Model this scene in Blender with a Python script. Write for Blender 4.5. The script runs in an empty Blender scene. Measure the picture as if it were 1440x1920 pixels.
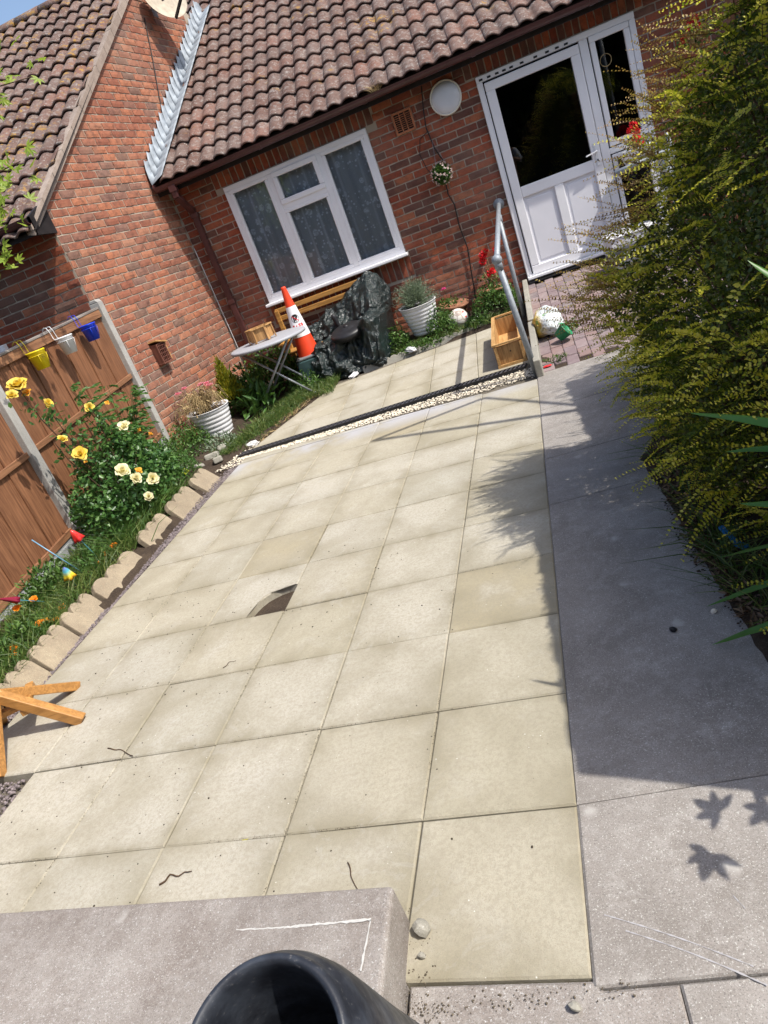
import bpy, bmesh, math, random
import numpy as np
from mathutils import Vector, Matrix
random.seed(7); rng = np.random.default_rng(7)
SC = bpy.context.scene
COL = SC.collection

# ---------------------------------------------------------------- camera
R_RIGHT = Vector((0.93510035, 0.10731639, -0.33774329))
R_DOWN = Vector((-0.26408676, -0.42450782, -0.86605502))
R_FWD = Vector((-0.23631657, 0.89904188, -0.36861657))
CAM = Vector((0.19888, -0.95967, 1.56377))
cd = bpy.data.cameras.new('camera'); cam = bpy.data.objects.new('camera', cd); COL.objects.link(cam)
m = Matrix.Identity(4)
for i in range(3):
    m[i][0] = R_RIGHT[i]; m[i][1] = -R_DOWN[i]; m[i][2] = -R_FWD[i]; m[i][3] = CAM[i]
cam.matrix_world = m
cd.sensor_fit = 'HORIZONTAL'; cd.sensor_width = 36; cd.lens = 1298.5 / 1440 * 36
cd.clip_start = 0.02; cd.clip_end = 500
SC.camera = cam
SC.render.resolution_x = 768; SC.render.resolution_y = 1024

# ---------------------------------------------------------------- light
TO_SUN = Vector((0.65, -0.23, 1.0)).normalized()
w = bpy.data.worlds.new('World'); SC.world = w; w.use_nodes = True
nt = w.node_tree; nt.nodes.clear()
sky = nt.nodes.new('ShaderNodeTexSky'); sky.sky_type = 'NISHITA'; sky.sun_disc = False
sky.sun_elevation = math.asin(TO_SUN.z); sky.sun_rotation = math.atan2(TO_SUN.x, TO_SUN.y)
sky.air_density = 1.0; sky.dust_density = 2.6; sky.ozone_density = 1.2
bg = nt.nodes.new('ShaderNodeBackground'); bg.inputs[1].default_value = 0.15
wo = nt.nodes.new('ShaderNodeOutputWorld')
nt.links.new(sky.outputs[0], bg.inputs[0]); nt.links.new(bg.outputs[0], wo.inputs[0])
sl = bpy.data.lights.new('sun', 'SUN'); sl.energy = 3.9; sl.angle = math.radians(0.53); sl.color = (1.0, 0.95, 0.87)
so = bpy.data.objects.new('sun', sl); COL.objects.link(so); so.rotation_euler = TO_SUN.to_track_quat('Z', 'Y').to_euler()
so.location = (6, -4, 9)
SC.view_settings.view_transform = 'Standard'; SC.view_settings.look = 'None'
SC.view_settings.exposure = 0.50; SC.view_settings.gamma = 1.0; SC.view_settings.use_curve_mapping = False

# ---------------------------------------------------------------- frames
PSI = math.radians(3.98378); CP, SP = math.cos(PSI), math.sin(PSI)
TA, TB = 0.0142642, -0.0071369
def S2W(xs, ys, h=0.0):            # the paving's own grid -> world
    return (CP*xs + SP*ys, -SP*xs + CP*ys, TA*ys + TB*xs + h)
def gz(x, y):
    xs = CP*x - SP*y; ys = SP*x + CP*y
    return TA*ys + TB*xs

# ---------------------------------------------------------------- materials
def _n(nt, t, **k):
    n = nt.nodes.new(t)
    for a, b in k.items():
        if a.startswith('i_'): n.inputs[a[2:].replace('_', ' ')].default_value = b
        else: setattr(n, a, b)
    return n
class MT:
    """small node-graph helper"""
    def __init__(s, name):
        s.m = bpy.data.materials.new(name); s.m.use_nodes = True; s.t = s.m.node_tree
        s.b = s.t.nodes['Principled BSDF']; s.L = s.t.links.new
        s.pos = s.t.nodes.new('ShaderNodeNewGeometry')
    def noise(s, scale, detail=4, rough=0.6, vec=None, dist=0.0):
        n = s.t.nodes.new('ShaderNodeTexNoise'); n.inputs['Scale'].default_value = scale
        n.inputs['Detail'].default_value = detail; n.inputs['Roughness'].default_value = rough
        n.inputs['Distortion'].default_value = dist
        s.L(vec or s.pos.outputs['Position'], n.inputs['Vector']); return n.outputs['Fac']
    def vor(s, scale, out='Distance', feature='F1', vec=None):
        n = s.t.nodes.new('ShaderNodeTexVoronoi'); n.feature = feature; n.inputs['Scale'].default_value = scale
        s.L(vec or s.pos.outputs['Position'], n.inputs['Vector']); return n.outputs[out]
    def ramp(s, fac, stops, interp='LINEAR'):
        n = s.t.nodes.new('ShaderNodeValToRGB'); n.color_ramp.interpolation = interp
        e = n.color_ramp.elements
        while len(e) < len(stops): e.new(0.5)
        for i, (p, c) in enumerate(stops):
            e[i].position = p; e[i].color = (c, c, c, 1) if not isinstance(c, (tuple, list)) else (*c[:3], 1)
        s.L(fac, n.inputs[0]); return n.outputs[0]
    def mix(s, fac, a, b, mode='MIX'):
        n = s.t.nodes.new('ShaderNodeMix'); n.data_type = 'RGBA'; n.blend_type = mode
        if isinstance(fac, (int, float)): n.inputs[0].default_value = fac
        else: s.L(fac, n.inputs[0])
        for i, v in ((6, a), (7, b)):
            if isinstance(v, (tuple, list)): n.inputs[i].default_value = (*v[:3], 1)
            else: s.L(v, n.inputs[i])
        return n.outputs[2]
    def math(s, op, a, b=0.5, c=None):
        n = s.t.nodes.new('ShaderNodeMath'); n.operation = op
        for i, v in enumerate((a, b) if c is None else (a, b, c)):
            if isinstance(v, (int, float)): n.inputs[i].default_value = v
            else: s.L(v, n.inputs[i])
        return n.outputs[0]
    def rnd(s):      # one random number per piece, whether it is an object or an island of a joined mesh
        oi = s.t.nodes.new('ShaderNodeObjectInfo')
        return s.math('FRACT', s.math('ADD', oi.outputs['Random'], s.pos.outputs['Random Per Island']), 0)
    def col(s, c):
        if isinstance(c, (tuple, list)): s.b.inputs['Base Color'].default_value = (*c[:3], 1)
        else: s.L(c, s.b.inputs['Base Color'])
        return s
    def bump(s, h, strength=0.3, dist=0.01, nrm=None):
        n = s.t.nodes.new('ShaderNodeBump'); n.inputs['Strength'].default_value = strength; n.inputs['Distance'].default_value = dist
        s.L(h, n.inputs['Height'])
        if nrm: s.L(nrm, n.inputs['Normal'])
        s.L(n.outputs[0], s.b.inputs['Normal']); return n.outputs[0]
    def rough(s, v):
        if isinstance(v, (int, float)): s.b.inputs['Roughness'].default_value = v
        else: s.L(v, s.b.inputs['Roughness'])
        return s
    def spec(s, v): s.b.inputs['Specular IOR Level'].default_value = v; return s
    def sepz(s):
        n = s.t.nodes.new('ShaderNodeSeparateXYZ'); s.L(s.pos.outputs['Position'], n.inputs[0]); return n.outputs

def m_brick(name, stops=None):
    M = MT(name); r = M.rnd()
    c = M.ramp(r, stops or [(0, (.33, .085, .042)), (.2, (.25, .062, .034)), (.36, (.38, .11, .05)), (.5, (.20, .062, .040)), (.62, (.135, .060, .045)), (.72, (.29, .08, .042)), (.84, (.37, .125, .062)), (.92, (.155, .072, .055))], 'CONSTANT')
    n1 = M.noise(14, 5, .65)
    c = M.mix(M.ramp(n1, [(.46, 0), (.68, .62)]), c, (.10, .052, .042))
    c = M.mix(M.ramp(M.noise(5, 3), [(.5, 0), (.75, .35)]), c, (.42, .20, .12))
    c = M.mix(M.ramp(M.noise(90, 3, .7), [(.3, .35), (.6, 0)]), c, (.05, .03, .025))
    c = M.mix(M.ramp(M.noise(1.3, 3), [(.45, 0), (.8, .28)]), c, (.34, .26, .20))
    M.col(c); M.rough(.92).spec(.2)
    M.bump(M.mix(.5, M.noise(60, 6, .75), M.noise(260, 3, .8)), .55, .006)
    return M.m
def m_mortar():
    M = MT('mortar'); c = M.mix(M.noise(8, 5), (.30, .24, .19), (.47, .41, .33)); M.col(c); M.rough(.95).spec(.1); M.bump(M.noise(180, 4, .8), .6, .004); return M.m
def m_tile(name, orange):
    M = MT(name); r = M.rnd()
    c = M.ramp(r, [(0, (.125, .070, .055)), (.25, (.155, .084, .065)), (.5, (.108, .062, .050)), (.75, (.14, .080, .064)), (.93, (.185, .09, .066))], 'CONSTANT')
    c = M.mix(M.ramp(M.noise(3.0, 5, .6), [(.35, 0), (.7, .75)]), c, (.20, .155, .135))
    c = M.mix(M.ramp(M.noise(22, 6, .75), [(.52, 0), (.62, .75)]), c, (.29, .265, .245))
    c = M.mix(M.ramp(M.noise(45, 4, .7), [(.35, .7), (.48, 0)]), c, (.055, .038, .036))
    sp = M.vor(26); c = M.mix(M.math('MULTIPLY', M.ramp(sp, [(.1, .9), (.17, 0)]), M.ramp(M.noise(4.5, 2), [(.5, 0), (.6, 1)])), c, (.52, .50, .45))
    o = M.math('MULTIPLY', M.ramp(M.noise(16, 4, .6), [(.55, 0), (.61, 1)]), M.ramp(M.noise(1.6, 2), [(.62-orange, 0), (.74-orange, 1)]))
    c = M.mix(M.math('MULTIPLY', o, .85), c, (.33, .19, .045))
    M.col(c); M.rough(.93).spec(.18); M.bump(M.mix(.5, M.noise(50, 6, .75), M.noise(200, 3, .8)), .6, .006); return M.m
def m_slab():
    M = MT('paving_slab'); r = M.rnd()
    c = M.ramp(r, [(0, (.42, .385, .300)), (.2, (.445, .415, .342)), (.4, (.40, .366, .278)), (.6, (.46, .428, .352)), (.8, (.415, .390, .320)), (.95, (.365, .320, .220))], 'CONSTANT')
    c = M.mix(M.ramp(M.noise(2.6, 5, .55, dist=.4), [(.45, 0), (.66, .6)]), c, (.29, .26, .185))
    c = M.mix(M.ramp(M.noise(4.2, 4, .6), [(.55, 0), (.75, .5)]), c, (.52, .49, .43))
    c = M.mix(M.ramp(M.noise(1.1, 3), [(.5, 0), (.75, .35)]), c, (.44, .42, .38))
    # algae and dirt gathered at each slab's own rim (vertex-layer 'rim': 1 at the edge)
    a = M.t.nodes.new('ShaderNodeAttribute'); a.attribute_name = 'rim'
    e = M.math('MULTIPLY', M.ramp(a.outputs['Fac'], [(.0, 0), (.5, .45), (1, .95)]), M.ramp(M.noise(3.4, 5), [(.40, .04), (.60, 1)]))
    c = M.mix(M.math('MULTIPLY', e, .78), c, (.235, .207, .138))
    c = M.mix(M.ramp(M.noise(420, 2, .9), [(.34, .6), (.46, 0)]), c, (.20, .18, .13)); c = M.mix(M.ramp(M.noise(70, 5, .8), [(.40, .45), (.55, 0)]), c, (.27, .24, .18)); c = M.mix(M.math('MULTIPLY', M.ramp(M.noise(7, 6, .7, dist=2.0), [(.56, 0), (.60, .14), (.66, .06)]), M.ramp(M.noise(1.7, 2), [(.48, 0), (.6, 1)])), c, (.52, .51, .49))
    c = M.mix(M.math('MULTIPLY', M.ramp(M.vor(33), [(.05, 1), (.075, 0)]), M.ramp(M.noise(9, 2), [(.55, 0), (.6, .8)])), c, (.75, .73, .66))
    c = M.mix(M.math('MULTIPLY', M.ramp(M.vor(21), [(.035, 1), (.06, 0)]), M.ramp(M.noise(7, 2), [(.5, 0), (.56, .8)])), c, (.13, .10, .06))
    sz = M.sepz(); band = M.math('MULTIPLY', M.ramp(M.math('MULTIPLY', sz[1], .2), [(.855, 0), (.905, 1), (.925, 1), (.935, 0)]), M.ramp(M.noise(2.2, 4), [(.38, 0), (.55, .85)]))
    c = M.mix(band, c, (.40, .40, .42))
    M.col(c); M.rough(.88).spec(.25); M.bump(M.mix(.35, M.noise(130, 5, .8), M.noise(18, 4)), .7, .005); return M.m
def m_conc(name, a, b, d, scale=3.0, speck=.5, bumpd=.004, spots=False):
    M = MT(name)
    c = M.mix(M.ramp(M.noise(scale, 6, .62), [(.35, 0), (.68, 1)]), a, b)
    c = M.mix(M.ramp(M.noise(scale*7, 5, .75), [(.5, 0), (.72, .6)]), c, d)
    c = M.mix(M.ramp(M.noise(300, 3, .85), [(.32, speck), (.46, 0)]), c, tuple(x*.35 for x in a))
    c = M.mix(M.ramp(M.noise(210, 3, .85), [(.58, 0), (.68, speck)]), c, tuple(min(.7, x*2.2) for x in b))
    c = M.mix(M.ramp(M.noise(1.1, 4, .6, dist=.6), [(.42, 0), (.66, .45)]), c, tuple(x*.62 for x in a))
    if spots: c = M.mix(M.math('MULTIPLY', M.ramp(M.vor(5.5), [(.10, .65), (.16, 0)]), M.ramp(M.noise(3.1, 2), [(.52, 0), (.58, 1)])), c, (.46, .44, .41)); c = M.mix(M.ramp(M.math('ABSOLUTE', M.math('SUBTRACT', M.noise(5, 6, .7, dist=2.5), .5)), [(0, .28), (.012, 0)]), c, (.46, .44, .42))
    M.col(c); M.rough(.9).spec(.25); M.bump(M.mix(.5, M.noise(150, 6, .8), M.noise(30, 4)), .5, bumpd); return M.m
def m_simple(name, c, rough=.5, var=.12, scale=20, spec=.5, metal=0, bump=0, bscale=120):
    M = MT(name); c2 = tuple(x*(1-var*2.2) for x in c)
    M.col(M.mix(M.ramp(M.noise(scale, 5), [(.35, 0), (.7, 1)]), c, c2)); M.rough(rough).spec(spec); M.b.inputs['Metallic'].default_value = metal
    if bump: M.bump(M.noise(bscale, 5, .7), bump, .004)
    return M.m
def m_wood(name, a, b, axis='Z', rough=.55):
    M = MT(name); mp = M.t.nodes.new('ShaderNodeMapping')
    tc = M.t.nodes.new('ShaderNodeTexCoord'); M.L(tc.outputs['Object'], mp.inputs[0])
    oi = M.t.nodes.new('ShaderNodeObjectInfo'); M.L(M.math('MULTIPLY', oi.outputs['Random'], 13.0), mp.inputs['Location'])
    mp.inputs['Scale'].default_value = {'X': (1.2, 22, 22), 'Y': (22, 1.2, 22), 'Z': (22, 22, 1.2)}[axis]
    g = M.noise(1.6, 6, .65, vec=mp.outputs[0], dist=1.6)
    c = M.mix(M.ramp(g, [(.38, 0), (.60, 1)]), tuple(x*1.12 for x in a), tuple(x*.72 for x in b)); r0 = M.math('MULTIPLY', oi.outputs['Random'], .35); c = M.mix(r0, c, tuple(x*.7 for x in a))
    c = M.mix(M.ramp(M.noise(3, 3), [(.4, 0), (.7, .3)]), c, tuple(x*.6 for x in b))
    M.col(c); M.rough(rough).spec(.4); M.bump(g, .35, .003); return M.m
def m_leaf(name, stops, trans=.35, rough=.45):
    M = MT(name)
    c = M.ramp(M.pos.outputs['Random Per Island'], stops)
    c = M.mix(M.ramp(M.noise(7, 2), [(.3, .3), (.6, 0)]), c, tuple(x*.5 for x in stops[0][1]))
    M.col(c); M.rough(rough).spec(.4)
    tr = M.t.nodes.new('ShaderNodeBsdfTranslucent'); M.L(M.mix(.35, c, (1, 1, .3), 'MULTIPLY'), tr.inputs[0])
    ms = M.t.nodes.new('ShaderNodeMixShader'); ms.inputs[0].default_value = trans
    M.L(M.b.outputs[0], ms.inputs[1]); M.L(tr.outputs[0], ms.inputs[2])
    M.L(ms.outputs[0], M.t.nodes['Material Output'].inputs[0]); return M.m

MAT = {}
MAT['brick_pale'] = m_brick('weathered_gable_brick', [(0, (.38, .145, .085)), (.18, (.30, .11, .068)), (.34, (.43, .165, .09)), (.5, (.26, .125, .09)), (.62, (.21, .118, .088)), (.72, (.34, .13, .08)), (.84, (.40, .18, .11)), (.93, (.24, .13, .10))]); MAT['brick'] = m_brick('brick'); MAT['mortar'] = m_mortar()
MAT['tile'] = m_tile('roof_tile', .02); MAT['tile_lichen'] = m_tile('lichen_roof_tile', .17)
MAT['slab'] = m_slab()
MAT['path'] = m_conc('path_concrete', (.225, .202, .180), (.35, .322, .296), (.45, .425, .395), 2.2, .9, .008, True)
MAT['step'] = m_conc('step_concrete', (.25, .215, .19), (.37, .34, .31), (.50, .465, .43), 6.5, 1.0, .02, True)
MAT['kerb'] = m_conc('kerb_concrete', (.27, .26, .22), (.36, .34, .29), (.42, .40, .35), 9, .5)
MAT['edging'] = m_conc('edging_stone', (.28, .225, .16), (.39, .32, .225), (.22, .185, .14), 6, .7, .012)
MAT['soil'] = m_conc('soil', (.035, .024, .017), (.07, .05, .034), (.12, .09, .065), 9, .8, .03)
MAT['gravelly'] = m_conc('sand_bed', (.10, .085, .062), (.17, .15, .12), (.25, .22, .19), 14, .8, .01)
MAT['joint'] = m_simple('joint_sand', (.16, .13, .09), .9, .3, 80, .2)
MAT['pebble'] = m_simple('cream_gravel', (.80, .72, .58), .8, .08, 60, .3)
MAT['purple_chips'] = m_simple('slate_chips', (.30, .25, .25), .8, .35, 60, .3)
MAT['upvc'] = m_simple('white_upvc', (.80, .80, .82), .28, .03, 3, .5)
MAT['panel'] = m_simple('door_panel', (.74, .74, .78), .35, .03, 3, .5)
MAT['black'] = m_simple('black_plastic', (.02, .02, .023), .45, .2, 20, .4)
MAT['fascia'] = m_simple('dark_fascia', (.022, .018, .018), .6, .3, 12, .3)
MAT['gutter'] = m_simple('brown_gutter', (.085, .032, .030), .32, .15, 14, .5)
MAT['terracotta'] = m_simple('terracotta', (.44, .17, .085), .85, .2, 18, .2, bump=.2)
MAT['galv'] = m_simple('galvanised_steel', (.30, .33, .36), .55, .14, 40, .4, metal=.25, bump=.1)
MAT['tablegrey'] = m_simple('grey_table_top', (.36, .37, .40), .55, .08, 90, .4, bump=.1)
MAT['alu'] = m_simple('painted_grey_tube', (.34, .36, .38), .35, .1, 30, .5, metal=.5)
MAT['orange'] = m_simple('orange_cone_plastic', (.80, .065, .020), .45, .08, 10, .4)
MAT['white'] = m_simple('white_sleeve', (.82, .82, .83), .4, .05, 12, .4)
MAT['red'] = m_simple('red_print', (.62, .02, .025), .5, .05, 12, .4)
MAT['ink'] = m_simple('black_print', (.01, .01, .012), .5, .05, 12, .4)
MAT['greywhite'] = m_simple('ribbed_planter', (.66, .66, .67), .5, .08, 6, .4)
MAT['terracotta_pot'] = m_simple('weathered_terracotta', (.42, .20, .12), .85, .3, 9, .2, bump=.3)
MAT['yellow'] = m_simple('yellow_metal', (.85, .66, .01), .35, .06, 8, .5)
MAT['blue'] = m_simple('blue_metal', (.012, .05, .60), .3, .06, 8, .5)
MAT['whitepaint'] = m_simple('white_metal', (.78, .79, .80), .4, .06, 8, .5)
MAT['cable'] = m_simple('black_cable', (.012, .011, .011), .5, .1, 8, .4)
MAT['conc_post'] = m_conc('post_concrete', (.32, .31, .29), (.44, .43, .40), (.50, .49, .46), 7, .8)
MAT['gravelboard'] = m_conc('gravel_board', (.26, .27, .28), (.33, .34, .35), (.40, .40, .40), 4, .4)
MAT['fence'] = m_wood('fence_board', (.27, .125, .062), (.185, .078, .038), 'Z')
MAT['fence_rail'] = m_wood('fence_rail', (.32, .16, .082), (.23, .105, .052), 'Y')
MAT['pine'] = m_wood('pine_box', (.60, .36, .15), (.50, .28, .10), 'Y', .5)
MAT['pine_z'] = m_wood('pine_upright', (.56, .32, .13), (.42, .22, .08), 'Z', .5)
MAT['honey'] = m_wood('honey_timber', (.50, .25, .075), (.46, .22, .062), 'X', .42)
MAT['benchwood'] = m_wood('bench_slat', (.52, .27, .07), (.40, .19, .045), 'X', .5)
MAT['lead'] = m_simple('lead_flashing', (.31, .35, .39), .65, .18, 9, .5, metal=.25, bump=.15, bscale=30)
MAT['verge'] = m_conc('verge_slate', (.26, .20, .165), (.36, .29, .24), (.45, .40, .35), 12, .6)
MAT['dish'] = m_simple('satellite_dish', (.50, .43, .33), .6, .15, 14, .3)
MAT['lampglass'] = m_simple('opal_lamp', (.66, .69, .74), .25, .03, 6, .5)
MAT['lamprim'] = m_simple('cream_rim', (.80, .78, .68), .4, .05, 6, .5)
MAT['dark'] = m_simple('dark_interior', (.012, .012, .014), .9, .1, 6, .1)
MAT['roomwall'] = m_simple('room_wall', (.10, .12, .15), .9, .3, 2, .1)
def m_rubber():
    M = MT('black_rubber'); c = M.mix(M.ramp(M.noise(30, 4, .6), [(.45, 0), (.75, .8)]), (.016, .018, .024), (.060, .070, .088)); c = M.mix(M.ramp(M.noise(240, 3, .8), [(.62, 0), (.7, .5)]), c, (.16, .15, .14))
    M.col(c); M.rough(M.ramp(M.noise(40, 4), [(.3, .32), (.7, .6)])); M.bump(M.noise(90, 4), .12, .003); return M.m
MAT['rubber'] = m_rubber()
MAT['litter'] = m_simple('white_litter', (.75, .75, .76), .5, .12, 30, .4)
MAT['bluebit'] = m_simple('blue_plastic', (.02, .22, .60), .4, .1, 20, .4)
MAT['dry'] = m_simple('dry_straw', (.46, .34, .17), .8, .3, 30, .2)
MAT['twig'] = m_simple('brown_twig', (.12, .075, .045), .85, .3, 30, .2)
MAT['stem'] = m_simple('green_stem', (.07, .10, .03), .7, .3, 20, .3)
MAT['brownstem'] = m_simple('woody_stem', (.11, .07, .045), .8, .3, 20, .2)
MAT['paver'] = None

def m_paver():
    M = MT('brick_paver'); r = M.rnd()
    c = M.ramp(r, [(0, (.20, .15, .155)), (.3, (.25, .19, .19)), (.55, (.23, .16, .15)), (.8, (.18, .145, .15))], 'CONSTANT')
    c = M.mix(M.ramp(M.noise(9, 5), [(.45, 0), (.7, .5)]), c, (.32, .28, .27))
    M.col(c); M.rough(.9).spec(.2); M.bump(M.noise(120, 5, .8), .4, .005); return M.m
MAT['paver'] = m_paver()
def m_tarp():
    M = MT('green_tarpaulin')
    c = M.mix(M.ramp(M.noise(16, 5, .6, dist=1.5), [(.4, 0), (.65, 1)]), (.005, .012, .012), (.013, .027, .028))
    M.b.inputs['Coat Weight'].default_value = .25; M.b.inputs['Coat Roughness'].default_value = .2; M.col(c); M.rough(.32).spec(.6)
    rg = M.math('ABSOLUTE', M.math('SUBTRACT', M.noise(11, 5, .6, dist=1.0), .5)); rg2 = M.math('ABSOLUTE', M.math('SUBTRACT', M.noise(27, 4, .6, dist=.8), .5)); M.bump(M.math('ADD', M.math('MULTIPLY', rg, -1.0), M.math('MULTIPLY', rg2, -.35)), .7, .07); return M.m
MAT['tarp'] = m_tarp()
def m_glass():
    M = MT('window_glass'); M.b.inputs['Base Color'].default_value = (1, 1, 1, 1)
    t = M.t; tr = t.nodes.new('ShaderNodeBsdfTransparent'); tr.inputs[0].default_value = (.93, .95, .97, 1)
    gl = t.nodes.new('ShaderNodeBsdfGlossy'); gl.inputs['Roughness'].default_value = 0.01
    fr = t.nodes.new('ShaderNodeFresnel'); fr.inputs[0].default_value = 1.62
    ms = t.nodes.new('ShaderNodeMixShader'); M.L(fr.outputs[0], ms.inputs[0]); M.L(tr.outputs[0], ms.inputs[1]); M.L(gl.outputs[0], ms.inputs[2])
    M.L(ms.outputs[0], t.nodes['Material Output'].inputs[0]); return M.m
MAT['glass'] = m_glass()
def m_lace():
    M = MT('lace_curtain'); t = M.t
    tc = t.nodes.new('ShaderNodeTexCoord')
    mp = t.nodes.new('ShaderNodeMapping'); M.L(tc.outputs['Object'], mp.inputs[0])
    v = mp.outputs[0]
    # flowers and leaf sprays woven into a thin net
    f1 = M.ramp(M.vor(8.5, vec=v), [(.26, 1), (.33, 0)]); f2 = M.ramp(M.noise(34, 3, .6, vec=v, dist=1.0), [(.46, 0), (.53, 1)])
    fl = M.math('MULTIPLY', f1, M.math('ADD', M.math('MULTIPLY', f2, .8), .2))
    sp = M.math('MULTIPLY', M.ramp(M.vor(24, vec=v), [(.24, 1), (.31, 0)]), M.ramp(M.noise(5, 2, vec=v), [(.46, 0), (.5, 1)]))
    pat = M.math('MAXIMUM', fl, sp)
    sz = t.nodes.new('ShaderNodeSeparateXYZ'); M.L(v, sz.inputs[0])
    hem = M.math('MULTIPLY', M.ramp(sz.outputs[2], [(.0, 1), (.16, 0)]), M.ramp(M.noise(26, 3, vec=v), [(.40, .3), (.52, 1)]))
    pat = M.math('MINIMUM', M.math('MAXIMUM', pat, hem), 1.0)
    lw = t.nodes.new('ShaderNodeLayerWeight'); lw.inputs[0].default_value = .5
    fold = M.ramp(lw.outputs['Facing'], [(.12, 0), (.6, 1)])
    alpha = M.math('MINIMUM', M.math('ADD', M.math('MULTIPLY', pat, .55), M.math('ADD', M.math('MULTIPLY', fold, .5), .56)), .97)
    M.col((.92, .94, .97)); M.rough(.9).spec(.1)
    tr = t.nodes.new('ShaderNodeBsdfTransparent'); ms = t.nodes.new('ShaderNodeMixShader')
    M.L(alpha, ms.inputs[0]); M.L(tr.outputs[0], ms.inputs[1]); M.L(M.b.outputs[0], ms.inputs[2])
    M.L(ms.outputs[0], t.nodes['Material Output'].inputs[0]); return M.m
MAT['lace'] = m_lace()
G = lambda *s: list(s)
MAT['hedge'] = m_leaf('golden_hedge_leaf', [(0, (.24, .33, .03)), (.22, (.50, .53, .05)), (.5, (.76, .70, .07)), (1, (.86, .80, .18))], .5)
MAT['hedge_green'] = m_leaf('green_hedge_leaf', [(0, (.07, .12, .018)), (.5, (.17, .24, .03)), (.85, (.34, .38, .045)), (1, (.54, .52, .07))], .45)
MAT['hedge_brown'] = m_leaf('bronze_hedge_leaf', [(0, (.24, .13, .05)), (.5, (.42, .27, .08)), (1, (.56, .45, .10))], .35)
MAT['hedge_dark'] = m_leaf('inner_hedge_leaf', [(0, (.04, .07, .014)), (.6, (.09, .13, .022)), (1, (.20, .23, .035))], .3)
MAT['rose_leaf'] = m_leaf('rose_leaf', [(0, (.03, .085, .022)), (.5, (.06, .15, .035)), (1, (.13, .25, .06))], .3, .36)
MAT['fern_leaf'] = m_leaf('light_green_leaf', [(0, (.05, .13, .03)), (1, (.12, .24, .05))], .35)
MAT['weed'] = m_leaf('weed_leaf', [(0, (.04, .095, .022)), (.5, (.08, .17, .035)), (1, (.16, .27, .06))], .35)
MAT['grass'] = m_leaf('grass_blade', [(0, (.05, .10, .02)), (.6, (.10, .18, .035)), (1, (.24, .26, .08))], .3)
MAT['conifer'] = m_leaf('golden_conifer_leaf', [(0, (.10, .15, .015)), (.5, (.28, .28, .02)), (1, (.46, .38, .03))], .3)
MAT['lavender'] = m_leaf('grey_green_leaf', [(0, (.10, .15, .09)), (.5, (.19, .25, .16)), (1, (.30, .36, .25))], .2)
MAT['maple'] = m_leaf('lime_leaf', [(0, (.22, .34, .04)), (1, (.42, .52, .08))], .5)
MAT['blade'] = m_leaf('broad_blade', [(0, (.07, .20, .035)), (1, (.12, .30, .05))], .4, .38)
def m_petal(name, a, b, tr=.35): return m_leaf(name, [(0, a), (1, b)], tr, .6)
MAT['rose_yellow'] = m_petal('yellow_petal', (.85, .62, .06), (.92, .78, .22)); MAT['rose_cream'] = m_petal('cream_petal', (.88, .80, .45), (.92, .88, .68))
MAT['bud'] = m_petal('orange_bud', (.85, .38, .03), (.90, .55, .08)); MAT['marigold'] = m_petal('marigold_petal', (.88, .25, .01), (.92, .38, .02))
MAT['redpetal'] = m_petal('red_petal', (.62, .01, .015), (.80, .03, .04), .25); MAT['pinkpetal'] = m_petal('pink_petal', (.80, .22, .36), (.88, .45, .55)); MAT['magenta'] = m_petal('magenta_petal', (.75, .06, .32), (.85, .15, .45))

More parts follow.
